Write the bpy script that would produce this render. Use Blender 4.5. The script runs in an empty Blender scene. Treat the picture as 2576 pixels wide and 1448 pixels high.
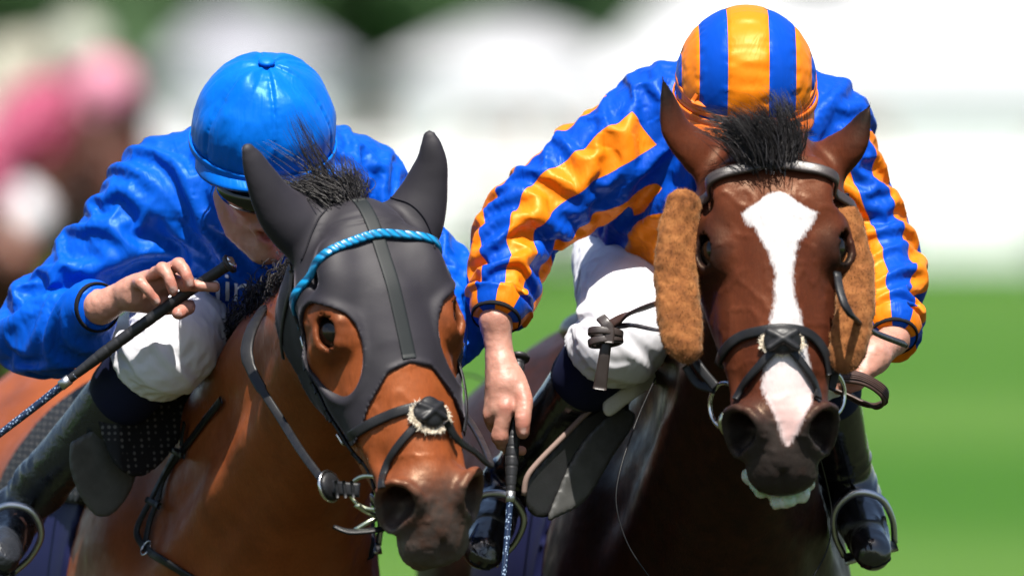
import bpy, math, random
import numpy as np
from mathutils import Vector, Matrix

random.seed(7)
rng = np.random.default_rng(7)
SC = bpy.context.scene
COL = SC.collection
R = math.radians

# ------------------------------------------------------------------ camera
CAM = np.array([0.0, -25.0, 2.0])
AIM = np.array([0.0, 0.0, 1.7])
PXM = 0.00064                     # metres per unit of the 2575 x 1448 layout grid at Y = 0
cam_d = bpy.data.cameras.new('camera')
cam_o = bpy.data.objects.new('camera', cam_d)
COL.objects.link(cam_o)
SC.camera = cam_o
cam_o.location = CAM
_fw = AIM - CAM
_dist = float(np.linalg.norm(_fw)); _fw = _fw / _dist
cam_o.rotation_euler = Vector(_fw).to_track_quat('-Z', 'Y').to_euler()
cam_d.sensor_width = 36
cam_d.lens = 36 * _dist / (2575 * PXM)
cam_d.clip_start = 1.0
cam_d.clip_end = 2000
cam_d.dof.use_dof = True
cam_d.dof.focus_distance = _dist - 0.22
cam_d.dof.aperture_fstop = 3.4
_rt = np.cross(_fw, [0, 0, 1]); _rt /= np.linalg.norm(_rt)
_up = np.cross(_rt, _fw)

def P(px, py, y=0.0):
    """world point seen at layout position (px, py) at depth Y = y"""
    d = _fw * _dist + _rt * (px - 1287.5) * PXM + _up * (724 - py) * PXM
    t = (y - CAM[1]) / d[1]
    return CAM + d * t

# ------------------------------------------------------------------ world, sun, exposure
SUN_EL, SUN_AZ = 65.0, 8.0       # azimuth: degrees to the right of the camera, behind it
w = bpy.data.worlds.new('World'); SC.world = w; w.use_nodes = True
nt = w.node_tree
bg = nt.nodes['Background']
sky = nt.nodes.new('ShaderNodeTexSky'); sky.sky_type = 'NISHITA'; sky.sun_disc = False
sky.sun_elevation = R(SUN_EL)
sky.air_density = 1.0; sky.dust_density = 1.5
nt.links.new(sky.outputs[0], bg.inputs[0]); bg.inputs[1].default_value = 0.075
sd = np.array([math.sin(R(SUN_AZ)) * math.cos(R(SUN_EL)), -math.cos(R(SUN_AZ)) * math.cos(R(SUN_EL)), math.sin(R(SUN_EL))])
sky.sun_rotation = math.atan2(sd[0], sd[1])
sun_d = bpy.data.lights.new('sun', 'SUN'); sun_o = bpy.data.objects.new('sun', sun_d); COL.objects.link(sun_o)
sun_o.location = (3, -6, 12)
sun_o.rotation_euler = Vector(-sd).to_track_quat('-Z', 'Y').to_euler()
sun_d.energy = 4.8; sun_d.angle = R(0.6); sun_d.color = (1.0, 0.95, 0.87)
SC.view_settings.view_transform = 'Standard'
SC.view_settings.look = 'None'
SC.view_settings.exposure = 1.18
SC.view_settings.gamma = 1.0
SC.render.engine = 'CYCLES'
SC.cycles.use_denoising = True
SC.cycles.max_bounces = 8
SC.cycles.use_adaptive_sampling = True
SC.cycles.adaptive_threshold = 0.015

# ------------------------------------------------------------------ materials
MATS = {}
def nnode(nt, typ, **kw):
    n = nt.nodes.new(typ)
    for k, v in kw.items():
        setattr(n, k, v)
    return n

def base_mat(name, col=(0.5, 0.5, 0.5), rough=0.5, spec=0.5, metal=0.0, **extra):
    m = bpy.data.materials.new(name); m.use_nodes = True
    b = m.node_tree.nodes['Principled BSDF']
    b.inputs['Base Color'].default_value = (*col, 1)
    b.inputs['Roughness'].default_value = rough
    b.inputs['Specular IOR Level'].default_value = spec
    b.inputs['Metallic'].default_value = metal
    for k, v in extra.items():
        b.inputs[k].default_value = v
    MATS[name] = m
    return m, m.node_tree, b

def lk(nt, a, b):
    nt.links.new(a, b)

def noise(nt, scale=10, detail=4, rough=0.55, coord=None, mscale=None, dist=0.0, kind='Object'):
    tc = nnode(nt, 'ShaderNodeTexCoord')
    mp = nnode(nt, 'ShaderNodeMapping')
    if mscale: mp.inputs['Scale'].default_value = mscale
    lk(nt, coord if coord is not None else tc.outputs[kind], mp.inputs['Vector'])
    n = nnode(nt, 'ShaderNodeTexNoise')
    n.inputs['Scale'].default_value = scale; n.inputs['Detail'].default_value = detail
    n.inputs['Roughness'].default_value = rough; n.inputs['Distortion'].default_value = dist
    lk(nt, mp.outputs[0], n.inputs['Vector'])
    return n.outputs['Fac']

def ramp(nt, fac, stops):
    r = nnode(nt, 'ShaderNodeValToRGB')
    el = r.color_ramp.elements
    while len(el) < len(stops): el.new(0.5)
    for e, (p, c) in zip(el, stops):
        e.position = p; e.color = (*c, 1) if len(c) == 3 else c
    lk(nt, fac, r.inputs[0])
    return r.outputs[0]

def mixc(nt, fac, a, b, mode='MIX'):
    m = nnode(nt, 'ShaderNodeMix', data_type='RGBA', blend_type=mode)
    for s, v in ((0, fac), (6, a), (7, b)):
        if hasattr(v, 'links'): lk(nt, v, m.inputs[s])
        elif isinstance(v, (int, float)): m.inputs[s].default_value = v
        else: m.inputs[s].default_value = (*v, 1)
    return m.outputs[2]

def math_n(nt, op, a, b=None, c=None, clamp=False):
    m = nnode(nt, 'ShaderNodeMath', operation=op, use_clamp=clamp)
    for s, v in ((0, a), (1, b), (2, c)):
        if v is None: continue
        if hasattr(v, 'links'): lk(nt, v, m.inputs[s])
        else: m.inputs[s].default_value = v
    return m.outputs[0]

def attr(nt, name, out='Fac'):
    a = nnode(nt, 'ShaderNodeAttribute', attribute_name=name)
    return a.outputs[out]

def bump(nt, b, h, strength=0.3, dist=0.002, prev=None):
    n = nnode(nt, 'ShaderNodeBump')
    n.inputs['Strength'].default_value = strength; n.inputs['Distance'].default_value = dist
    lk(nt, h, n.inputs['Height'])
    if prev is not None: lk(nt, prev, n.inputs['Normal'])
    if b is not None: lk(nt, n.outputs[0], b.inputs['Normal'])
    return n.outputs[0]

# ------------------------------------------------------------------ numpy noise
def _hash(ix, iy, iz):
    h = (ix.astype(np.uint32) * np.uint32(374761393) + iy.astype(np.uint32) * np.uint32(668265263)
         + iz.astype(np.uint32) * np.uint32(2147483647))
    h = (h ^ (h >> np.uint32(13))) * np.uint32(1274126177)
    h = h ^ (h >> np.uint32(16))
    return h.astype(np.float32) * np.float32(2.0 / 4294967295.0) - np.float32(1.0)

def vnoise(p):
    """smooth value noise in -1..1 for p (N,3)"""
    i = np.floor(p).astype(np.int64); f = (p - i).astype(np.float32)
    f = f * f * f * (f * (f * 6 - 15) + 10)
    i = i & 0x7fffffff
    x, y, z = i[:, 0], i[:, 1], i[:, 2]
    fx, fy, fz = f[:, 0], f[:, 1], f[:, 2]
    def L(a, b, t): return a + (b - a) * t
    c00 = L(_hash(x, y, z), _hash(x + 1, y, z), fx); c10 = L(_hash(x, y + 1, z), _hash(x + 1, y + 1, z), fx)
    c01 = L(_hash(x, y, z + 1), _hash(x + 1, y, z + 1), fx); c11 = L(_hash(x, y + 1, z + 1), _hash(x + 1, y + 1, z + 1), fx)
    return L(L(c00, c10, fy), L(c01, c11, fy), fz)

def fbm(p, oct=3):
    s = 0; a = 1.0; q = p
    for _ in range(oct):
        s = s + a * vnoise(q); q = q * 2.03 + 17.3; a *= 0.5
    return s

def sstep(a, b, x):
    t = np.clip((x - a) / (b - a), 0, 1)
    return t * t * (3 - 2 * t)

# ------------------------------------------------------------------ implicit-surface modelling
def V3(*a): return np.array(a, dtype=np.float64)
def unit(v): v = np.asarray(v, dtype=np.float64); return v / np.linalg.norm(v)

def smin(a, b, k):
    if k <= 0: return np.minimum(a, b)
    h = np.maximum(k - np.abs(a - b), 0) / k
    return np.minimum(a, b) - h * h * k * 0.25

class Tube:
    """tapering tube along a polyline"""
    def __init__(s, pts, rad, A=None, o=None, f=1.0):
        s.a = np.array(pts[:-1], np.float32); s.ba = np.array(pts[1:], np.float32) - s.a
        s.r = np.array(rad[:-1], np.float32); s.dr = np.array(rad[1:], np.float32) - s.r
        s.L2 = (s.ba ** 2).sum(1) + 1e-12
        s.A = A; s.o = o; s.f = f
    def segs(s, p):
        for i in range(len(s.a)):
            pa = p - s.a[i]
            t = np.clip((pa @ s.ba[i]) / s.L2[i], 0, 1)
            q = pa - t[:, None] * s.ba[i]
            yield np.sqrt(np.einsum('ij,ij->i', q, q)) - (s.r[i] + s.dr[i] * t)
    def warp(s, p): return p if s.A is None else s.o + (p - s.o) @ s.A.T
    def __call__(s, p):
        out = None
        for d in s.segs(s.warp(p)): out = d if out is None else np.minimum(out, d)
        return out * s.f
    def restrict(s, c, rad):
        ds = np.array([float(d[0]) for d in s.segs(s.warp(c[None]))])
        m = ds <= ds.min() + 2.4 * rad / s.f
        if m.all(): return s
        n = Tube.__new__(Tube); n.__dict__.update(s.__dict__)
        n.a, n.ba, n.r, n.dr, n.L2 = s.a[m], s.ba[m], s.r[m], s.dr[m], s.L2[m]
        return n

class Moved:
    """a shape seen through a change of frame"""
    def __init__(s, fn, F): s.fn, s.F = fn, F
    def __call__(s, p): return s.fn(s.F(p))
    def restrict(s, c, rad):
        return Moved(s.fn.restrict(s.F(c[None])[0], rad * 1.1), s.F) if hasattr(s.fn, 'restrict') else s

def d_ell(p, c, M, r):
    """ellipsoid; rows of M are its axes"""
    q = ((p - c) @ M.T) / r
    k0 = np.sqrt(np.einsum('ij,ij->i', q, q)); q = q / r; k1 = np.sqrt(np.einsum('ij,ij->i', q, q)) + 1e-9
    return k0 * (k0 - 1) / k1

def d_box(p, c, M, r, rd):
    q = np.abs((p - c) @ M.T) - (r - rd)
    return np.sqrt((np.maximum(q, 0) ** 2).sum(1)) + np.minimum(q.max(1), 0) - rd

I3 = np.eye(3)

def catmull(pts, rad, n=5):
    pts = [np.asarray(p, float) for p in pts]
    P_ = [2 * pts[0] - pts[1]] + pts + [2 * pts[-1] - pts[-2]]
    R_ = [rad[0]] + list(rad) + [rad[-1]]
    op, orr = [], []
    for i in range(1, len(P_) - 2):
        for j in range(n):
            t = j / n
            def c(a, b, cc, d): return 0.5 * (2 * b + (cc - a) * t + (2 * a - 5 * b + 4 * cc - d) * t * t + (3 * b - a - 3 * cc + d) * t ** 3)
            op.append(c(P_[i - 1], P_[i], P_[i + 1], P_[i + 2])); orr.append(max(1e-4, c(R_[i - 1], R_[i], R_[i + 1], R_[i + 2])))
    op.append(pts[-1]); orr.append(rad[-1])
    return op, orr

class Model:
    def __init__(self): self.pr = []
    def add(self, fn, op='u', k=0.02): self.pr.append((fn, op, k)); return self
    def tube(self, pts, rad, k=0.02, op='u', n=4, flat=None):
        if len(pts) > 2 and n > 1: pts, rad = catmull(pts, rad, n)
        pts = [np.asarray(q, float) for q in pts]
        if flat is None: return self.add(Tube(pts, rad), op, k)
        nrm, f = unit(flat[0]), flat[1]; o = pts[0]
        A = np.eye(3) + (1 / f - 1) * np.outer(nrm, nrm)
        pp = [o + A @ (q - o) for q in pts]
        return self.add(Tube(pp, rad, A.astype(np.float32), o.astype(np.float32), f if f < 1 else 1.0), op, k)
    def ell(self, c, r, k=0.02, op='u', M=I3):
        c = np.asarray(c, np.float32); r = np.asarray(r, np.float32); M = np.asarray(M, np.float32)
        return self.add(lambda p: d_ell(p, c, M, r), op, k)
    def box(self, c, r, rd=0.01, k=0.02, op='u', M=I3):
        c = np.asarray(c, np.float32); r = np.asarray(r, np.float32); M = np.asarray(M, np.float32)
        return self.add(lambda p: d_box(p, c, M, r, rd), op, k)
    def merge(self, other, F):
        """take another model's shapes through p -> F(p) (a rigid change of frame)"""
        for fn, op, k in other.pr:
            self.pr.append((Moved(fn, F), op, k))
        return self
    def __call__(self, p, sub=None):
        d = None
        for fn, op, k in (self.pr if sub is None else sub):
            e = fn(p)
            if d is None: d = e if op == 'u' else np.full(len(p), 1e3, np.float32)
            elif op == 'u': d = smin(d, e, k)
            elif op == 's': d = -smin(-d, e, k)
            else: d = -smin(-d, -e, k)
        return d
    def cull(self, c, rad, ds):
        """the shapes that matter inside a ball; ds are their distances at its centre"""
        best = min([x for x, (f, o, k) in zip(ds, self.pr) if o == 'u'])
        keep = []
        for x, (f, o, k) in zip(ds, self.pr):
            if o == 'u': ok = x <= best + 2.4 * rad + 1.5 * k
            elif o == 's': ok = x <= 1.3 * rad + 1.5 * k
            else: ok = True
            if ok: keep.append((f.restrict(c, rad) if hasattr(f, 'restrict') else f, o, k))
        return keep

def axis_pts(lo, hi, h, fine=None, coarse=None):
    """grid lines from lo to hi, spacing h inside the fine range and coarse outside it"""
    if fine is None:
        n = max(2, int(math.ceil((hi - lo) / h))); return lo + np.arange(n + 1) * h
    a = [fine[0]]; s = h
    while a[-1] > lo: s = min(coarse, s * 1.12); a.append(a[-1] - s)
    a = a[::-1]
    while a[-1] < fine[1]: a.append(a[-1] + h)
    s = h
    while a[-1] < hi: s = min(coarse, s * 1.12); a.append(a[-1] + s)
    return np.array(a)

def polygonise(model, ax, post=None, margin=0.0, B=16):
    """surface-nets skin of an implicit model over a rectilinear grid -> verts, quads"""
    xs, ys, zs = ax
    nx, ny, nz = len(xs) - 1, len(ys) - 1, len(zs) - 1
    N = [nx, ny, nz]
    size = B * 1.25 * min(np.diff(xs).min(), np.diff(ys).min(), np.diff(zs).min())
    def blocks(g):
        out, i = [], 0
        while i < len(g) - 1:
            j = i + 1
            while j < len(g) - 1 and j - i < B and g[j + 1] - g[i] <= size: j += 1
            out.append((i, j)); i = j
        return out
    bl = [blocks(g) for g in ax]
    cen, info = [], []
    for a in bl[0]:
        for b in bl[1]:
            for c in bl[2]:
                lo = np.array([xs[a[0]], ys[b[0]], zs[c[0]]]); hi = np.array([xs[a[1]], ys[b[1]], zs[c[1]]])
                cen.append((lo + hi) / 2); info.append((a, b, c, np.linalg.norm(hi - lo) / 2))
    cen = np.array(cen); hd = np.array([i[3] for i in info])
    cen = cen.astype(np.float32)
    DS = np.stack([fn(cen) for fn, o_, k_ in model.pr], 1)
    d0 = None
    for j, (fn, o_, k_) in enumerate(model.pr):
        e_ = DS[:, j]
        d0 = e_ if d0 is None else smin(d0, e_, k_) if o_ == 'u' else -smin(-d0, e_, k_) if o_ == 's' else -smin(-d0, -e_, k_)
    act = np.nonzero(np.abs(d0) < hd * 1.25 + margin)[0]
    SY, SZ = ny + 2, nz + 2
    Q = 4
    def work(bi):
        vid, vpos, quads = [], [], []
        a, b, c, h = info[bi]
        keep = model.cull(cen[bi], h + margin, DS[bi])
        gx, gy, gz = xs[a[0]:a[1] + 1], ys[b[0]:b[1] + 1], zs[c[0]:c[1] + 1]
        # sub-blocks: sample their centres, then only fill those the surface may cross
        def subs(g):
            st = list(range(0, len(g) - 1, Q)); en = [min(i + Q, len(g) - 1) for i in st]
            return st, en
        sx, sy, sz = subs(gx), subs(gy), subs(gz)
        mid = lambda g, s_: np.array([(g[i] + g[j]) / 2 for i, j in zip(*s_)]); ext = lambda g, s_: np.array([(g[j] - g[i]) / 2 for i, j in zip(*s_)])
        mx, my, mz = mid(gx, sx), mid(gy, sy), mid(gz, sz); ex_, ey_, ez_ = ext(gx, sx), ext(gy, sy), ext(gz, sz)
        C = np.stack(np.meshgrid(mx, my, mz, indexing='ij'), -1).reshape(-1, 3).astype(np.float32)
        hr = np.sqrt(ex_[:, None, None] ** 2 + ey_[None, :, None] ** 2 + ez_[None, None, :] ** 2).ravel()
        dc = model(C, keep)
        on = np.abs(dc) < hr * 1.25 + margin
        if not on.any(): return vid, vpos, quads
        ii = [np.minimum(np.arange(len(g)) // Q, len(s_[0]) - 1) for g, s_ in ((gx, sx), (gy, sy), (gz, sz))]
        shp = (len(mx), len(my), len(mz))
        D = dc.reshape(shp)[np.ix_(*ii)].astype(np.float32)
        onm = on.reshape(shp)
        need = np.zeros(D.shape, bool)
        for i, j, k in np.argwhere(onm):
            need[sx[0][i]:sx[1][i] + 1, sy[0][j]:sy[1][j] + 1, sz[0][k]:sz[1][k] + 1] = True
        G = np.stack([gx[:, None, None] + 0 * D, gy[None, :, None] + 0 * D, gz[None, None, :] + 0 * D], -1)[need].astype(np.float32)
        d = model(G, keep)
        if post is not None: d = post(G, d)
        D[need] = d
        S = D < 0
        cnt = sum(S[i:i + len(gx) - 1, j:j + len(gy) - 1, k:k + len(gz) - 1].astype(np.int8) for i in (0, 1) for j in (0, 1) for k in (0, 1))
        ci = np.nonzero((cnt > 0) & (cnt < 8))
        if len(ci[0]) == 0: return vid, vpos, quads
        ci = np.stack(ci, 1)
        acc = np.zeros((len(ci), 3)); num = np.zeros(len(ci))
        cs = [(i, j, k) for i in (0, 1) for j in (0, 1) for k in (0, 1)]
        gcoord = (gx, gy, gz)
        for q in cs:
            for axn in range(3):
                if q[axn]: continue
                r_ = list(q); r_[axn] = 1
                i0 = ci + np.array(q); i1 = ci + np.array(r_)
                da = D[i0[:, 0], i0[:, 1], i0[:, 2]]; db = D[i1[:, 0], i1[:, 1], i1[:, 2]]
                m = (da < 0) != (db < 0)
                if not m.any(): continue
                t = da[m] / (da[m] - db[m])
                for k in range(3):
                    g = gcoord[k]
                    if k == axn: acc[m, k] += g[i0[m, k]] * (1 - t) + g[i1[m, k]] * t
                    else: acc[m, k] += g[i0[m, k]]
                num[m] += 1
        vpos.append(acc / num[:, None])
        off = np.array([a[0], b[0], c[0]])
        gi = ci + off + 1
        vid.append((gi[:, 0] * SY + gi[:, 1]) * SZ + gi[:, 2])
        ex = len(gx) - 1, len(gy) - 1, len(gz) - 1
        for axn in range(3):
            sl0 = [slice(0, e) for e in ex]; sl1 = list(sl0); sl1[axn] = slice(1, ex[axn] + 1)
            s0 = S[tuple(sl0)]; s1 = S[tuple(sl1)]
            e = np.nonzero(s0 != s1)
            if len(e[0]) == 0: continue
            e_ = np.stack(e, 1) + off + 1
            o1, o2 = [(1, 2), (2, 0), (0, 1)][axn]
            st = [SY * SZ, SZ, 1]
            base = (e_[:, 0] * SY + e_[:, 1]) * SZ + e_[:, 2]
            q = np.stack([base, base - st[o1], base - st[o1] - st[o2], base - st[o2]], 1)
            flip = ~s0[e]
            q[flip] = q[flip][:, ::-1]
            quads.append(q)
        return vid, vpos, quads
    res = list(map(work, act))
    vid = [x for r_ in res for x in r_[0]]; vpos = [x for r_ in res for x in r_[1]]; quads = [x for r_ in res for x in r_[2]]
    vid = np.concatenate(vid); vpos = np.concatenate(vpos); quads = np.concatenate(quads)
    o = np.argsort(vid); vid = vid[o]; vpos = vpos[o]
    ix = np.searchsorted(vid, quads); ix = np.minimum(ix, len(vid) - 1)
    ok = (vid[ix] == quads).all(1)
    return vpos, ix[ok]

def relax(v, f, it=2, lam=0.5, mu=-0.52):
    """Taubin smoothing: takes out the grid's terracing without shrinking"""
    e = np.concatenate([f[:, [0, 1]], f[:, [1, 2]], f[:, [2, 3]], f[:, [3, 0]]])
    e = np.concatenate([e, e[:, ::-1]])
    deg = np.bincount(e[:, 0], minlength=len(v))[:, None] + 1e-9
    for _ in range(it):
        for s in (lam, mu):
            a = np.stack([np.bincount(e[:, 0], weights=v[e[:, 1], k], minlength=len(v)) for k in range(3)], 1) / deg
            v = v + s * (a - v)
    return v

def vnormals(v, f):
    n = np.cross(v[f[:, 2]] - v[f[:, 0]], v[f[:, 3]] - v[f[:, 1]])
    o = np.stack([sum(np.bincount(f[:, j], weights=n[:, k], minlength=len(v)) for j in range(4)) for k in range(3)], 1)
    return o / (np.linalg.norm(o, axis=1, keepdims=True) + 1e-12)

def largest(v, f):
    """keep only the biggest connected piece"""
    lab = np.arange(len(v))
    while True:
        m = lab[f].min(1); new = lab.copy()
        for j in range(4): np.minimum.at(new, f[:, j], m)
        new = new[new]
        if (new == lab).all(): break
        lab = new
    k = np.bincount(lab).argmax(); keep = lab == k
    ix = np.cumsum(keep) - 1
    return v[keep], ix[f[keep[f[:, 0]]]]

def drape(v, f, grow, seed_disp, pin, iters=140, lo=-.02, hi=.03, bend=.18, grav=(0, 0, -1), gstep=2e-5, shear=.35):
    """position-based cloth: let a sheet that is larger than its form buckle into folds.
    grow(mid, dir) gives the rest-length factor of an edge, pin is 0..1 per vertex (1 = held)"""
    v0 = v.astype(np.float32); n0 = vnormals(v, f).astype(np.float32)
    e = np.concatenate([f[:, [0, 1]], f[:, [1, 2]], f[:, [2, 3]], f[:, [3, 0]]])
    own = np.tile(np.arange(len(f)), 4); k = np.repeat(np.arange(4), len(f))
    key = np.minimum(e[:, 0], e[:, 1]).astype(np.int64) * len(v) + np.maximum(e[:, 0], e[:, 1])
    o = np.argsort(key, kind='stable'); ks = key[o]
    first = np.concatenate([[True], ks[1:] != ks[:-1]])
    ed = np.sort(e[o][first], 1)
    pr = np.nonzero(~first)[0]; A, Bq = o[pr - 1], o[pr]
    # across each shared edge: the neighbours on either side make the bending pairs
    def nb(ix):
        q = f[own[ix]]; kk = k[ix]; r_ = np.arange(len(ix))
        return q[r_, kk], q[r_, (kk + 1) % 4], q[r_, (kk + 3) % 4], q[r_, (kk + 2) % 4]   # i, j, beyond i, beyond j
    ai, aj, api, apj = nb(A); bi, bj, bpi, bpj = nb(Bq)
    same = ai == bi
    qi = np.where(same, bpi, bpj); qj = np.where(same, bpj, bpi)
    bd = np.concatenate([np.stack([api, qi], 1), np.stack([apj, qj], 1)])
    bd = bd[bd[:, 0] != bd[:, 1]]
    dg = np.concatenate([f[:, [0, 2]], f[:, [1, 3]]])
    C = np.concatenate([ed, dg, bd]); K = np.concatenate([np.full(len(ed), .9), np.full(len(dg), shear), np.full(len(bd), bend)]).astype(np.float32)
    dv = v0[C[:, 1]] - v0[C[:, 0]]; L0 = np.linalg.norm(dv, axis=1) + 1e-9
    L0 = (L0 * grow((v0[C[:, 0]] + v0[C[:, 1]]) / 2, dv / L0[:, None])).astype(np.float32)
    cnt = np.bincount(C.ravel(), weights=np.repeat(K, 2), minlength=len(v)).astype(np.float32)[:, None] + 1e-6
    free = (1 - pin).astype(np.float32)[:, None]
    x = v0 + n0 * (seed_disp[:, None] * free).astype(np.float32)
    g = np.asarray(grav, np.float32) * gstep; vel = np.zeros_like(x)
    i0, i1 = C[:, 0], C[:, 1]
    for it in range(iters):
        xo = x
        x = x + (vel * .90 + g) * free
        d = x[i1] - x[i0]; L = np.sqrt(np.einsum('ij,ij->i', d, d)) + 1e-9
        c = d * (K * (L - L0) / L * .5)[:, None]
        acc = np.stack([np.bincount(i0, weights=c[:, j], minlength=len(x)) - np.bincount(i1, weights=c[:, j], minlength=len(x)) for j in range(3)], 1)
        x = x + (acc / cnt * 1.6 * free).astype(np.float32)
        s = ((x - v0) * n0).sum(1); x = x + n0 * (np.clip(s, lo, hi) - s)[:, None]
        vel = x - xo
    return x.astype(np.float64)

def split_quads(v, f, at=None):
    """each quad into four, smoothed; carries attributes along"""
    e = np.concatenate([f[:, [0, 1]], f[:, [1, 2]], f[:, [2, 3]], f[:, [3, 0]]])
    key = np.minimum(e[:, 0], e[:, 1]).astype(np.int64) * len(v) + np.maximum(e[:, 0], e[:, 1])
    u, inv = np.unique(key, return_inverse=True); a, b_ = u // len(v), u % len(v)
    n = len(v); m = len(f); E = inv.reshape(4, m) + n; C = np.arange(m) + n + len(u)
    up = lambda x: np.concatenate([x, (x[a] + x[b_]) / 2, x[f].mean(1)])
    F = np.concatenate([np.stack([f[:, k], E[k], C, E[(k + 3) % 4]], 1) for k in range(4)])
    return up(v), F, ({k: up(np.asarray(x, float)) for k, x in at.items()} if at else None)

def grad(model, p, h=0.002):
    g = np.stack([model(p + V3(h, 0, 0)) - model(p - V3(h, 0, 0)), model(p + V3(0, h, 0)) - model(p - V3(0, h, 0)),
                  model(p + V3(0, 0, h)) - model(p - V3(0, 0, h))], 1)
    return g / (np.linalg.norm(g, axis=1, keepdims=True) + 1e-12)

def snap(model, p, off=0.0, it=6):
    """pull points on to the surface of a model (plus an offset)"""
    p = np.array(p, float)
    for _ in range(it):
        p = p - (model(p) - off)[:, None] * grad(model, p) * 0.9
    return p, grad(model, p, 0.004)

# ------------------------------------------------------------------ object helpers
def link_mesh(name, verts, faces, mat, parent=None, smooth=True, attrs=None):
    me = bpy.data.meshes.new(name)
    verts = np.asarray(verts, dtype=np.float64)
    if isinstance(faces, np.ndarray):
        k = faces.shape[1]
        me.vertices.add(len(verts)); me.vertices.foreach_set('co', verts.astype(np.float32).ravel())
        me.loops.add(faces.size); me.loops.foreach_set('vertex_index', faces.astype(np.int32).ravel())
        me.polygons.add(len(faces)); me.polygons.foreach_set('loop_start', np.arange(0, faces.size, k, dtype=np.int32))
        me.update(calc_edges=True)
    else:
        me.from_pydata([tuple(v) for v in verts], [], faces)
        me.update()
    me.validate()
    if smooth: me.polygons.foreach_set('use_smooth', np.ones(len(me.polygons), dtype=bool))
    if attrs:
        for k, v in attrs.items():
            a = me.attributes.new(k, 'FLOAT', 'POINT'); a.data.foreach_set('value', np.asarray(v, np.float32))
    for m in (mat if isinstance(mat, (list, tuple)) else [mat]):
        me.materials.append(MATS[m] if isinstance(m, str) else m)
    o = bpy.data.objects.new(name, me); COL.objects.link(o)
    if parent is not None: attach(o, parent)
    return o

def attach(o, parent):
    """parent while keeping the mesh, which is modelled in world space, where it is"""
    o.parent = parent
    o.matrix_parent_inverse = Matrix.Translation(parent_world(parent)).inverted()

def parent_world(p):
    return p.location if p.type == 'EMPTY' else Vector((0, 0, 0))

def thing(name, label, cat, loc=(0, 0, 0), group=None):
    o = bpy.data.objects.new(name, None); COL.objects.link(o); o.location = loc
    o.empty_display_size = 0.1
    return tag(o, label, cat, group)

def tag(o, label, cat, group=None):
    o['label'] = label; o['category'] = cat
    if group: o['group'] = group
    return o

def structure(o): o['kind'] = 'structure'; return o

def sdf_obj(name, model, lo, hi, h, mat, parent=None, post=None, margin=0.0, attrs=None, ax=None, smooth_it=2, B=16, disp=None, cloth=None, subdiv=0, one=False, fine=None):
    if ax is None: ax = [axis_pts(lo[i], hi[i], h) for i in range(3)]
    v, f = polygonise(model, ax, post, margin, B)
    if one: v, f = largest(v, f)
    if smooth_it: v = relax(v, f, smooth_it)
    if disp is not None:
        v = v + vnormals(v, f) * disp(v)[:, None]
        if smooth_it: v = relax(v, f, 1)
    at = attrs(v) if attrs else None
    if cloth is not None:
        v0 = v; v = relax(cloth(v, f), f, 1)
        if fine is not None:
            at = dict(at or {}, _x=v0[:, 0], _y=v0[:, 1], _z=v0[:, 2])
            v, f, at = split_quads(v, f, at); v = relax(v, f, 1, .5, 0)
            r0 = np.stack([at.pop('_x'), at.pop('_y'), at.pop('_z')], 1)
            v = fine(v, f, r0)
    o = link_mesh(name, v, f, mat, parent, True, at)
    if subdiv:
        md = o.modifiers.new('smooth', 'SUBSURF'); md.levels = subdiv; md.render_levels = subdiv
    return o

def resample(pts, n, closed=False):
    pts = np.asarray(pts, float)
    P_, _ = catmull(list(pts), [1] * len(pts), 12)
    P_ = np.array(P_)
    s = np.concatenate([[0], np.cumsum(np.linalg.norm(np.diff(P_, axis=0), axis=1))])
    t = np.linspace(0, s[-1], n)
    return np.stack([np.interp(t, s, P_[:, k]) for k in range(3)], 1)

def strap_mesh(pts, nrm, width, thick, wid_fn=None, closed=False, rnd=True):
    """a leather strap: rounded rectangular section swept along points with given surface normals"""
    n = len(pts)
    T = np.gradient(pts, axis=0)
    if closed: T = np.roll(pts, -1, 0) - np.roll(pts, 1, 0)
    T /= np.linalg.norm(T, axis=1, keepdims=True) + 1e-12
    S = np.cross(T, nrm); S /= np.linalg.norm(S, axis=1, keepdims=True) + 1e-12
    Nn = np.cross(S, T)
    w_ = np.full(n, width) if wid_fn is None else width * np.array([wid_fn(i / (n - 1)) for i in range(n)])
    prof = [(-.5, .0), (-.5, .55), (-.42, .9), (-.3, 1.0), (.3, 1.0), (.42, .9), (.5, .55), (.5, .0)] if rnd else [(-.5, 0), (-.5, 1), (.5, 1), (.5, 0)]
    k = len(prof)
    v = np.concatenate([pts[:, None] + S[:, None] * (w_[:, None] * np.array([q[0] for q in prof]))[:, :, None] + Nn[:, None] * (thick * np.array([q[1] for q in prof]))[None, :, None]], 0).reshape(-1, 3)
    f = []
    m = n if closed else n - 1
    for i in range(m):
        a, b = i * k, ((i + 1) % n) * k
        for j in range(k): f.append((a + j, a + (j + 1) % k, b + (j + 1) % k, b + j))
    if not closed:
        f.append(tuple(range(k))); f.append(tuple(reversed(range((n - 1) * k, n * k))))
    return v, f

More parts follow.
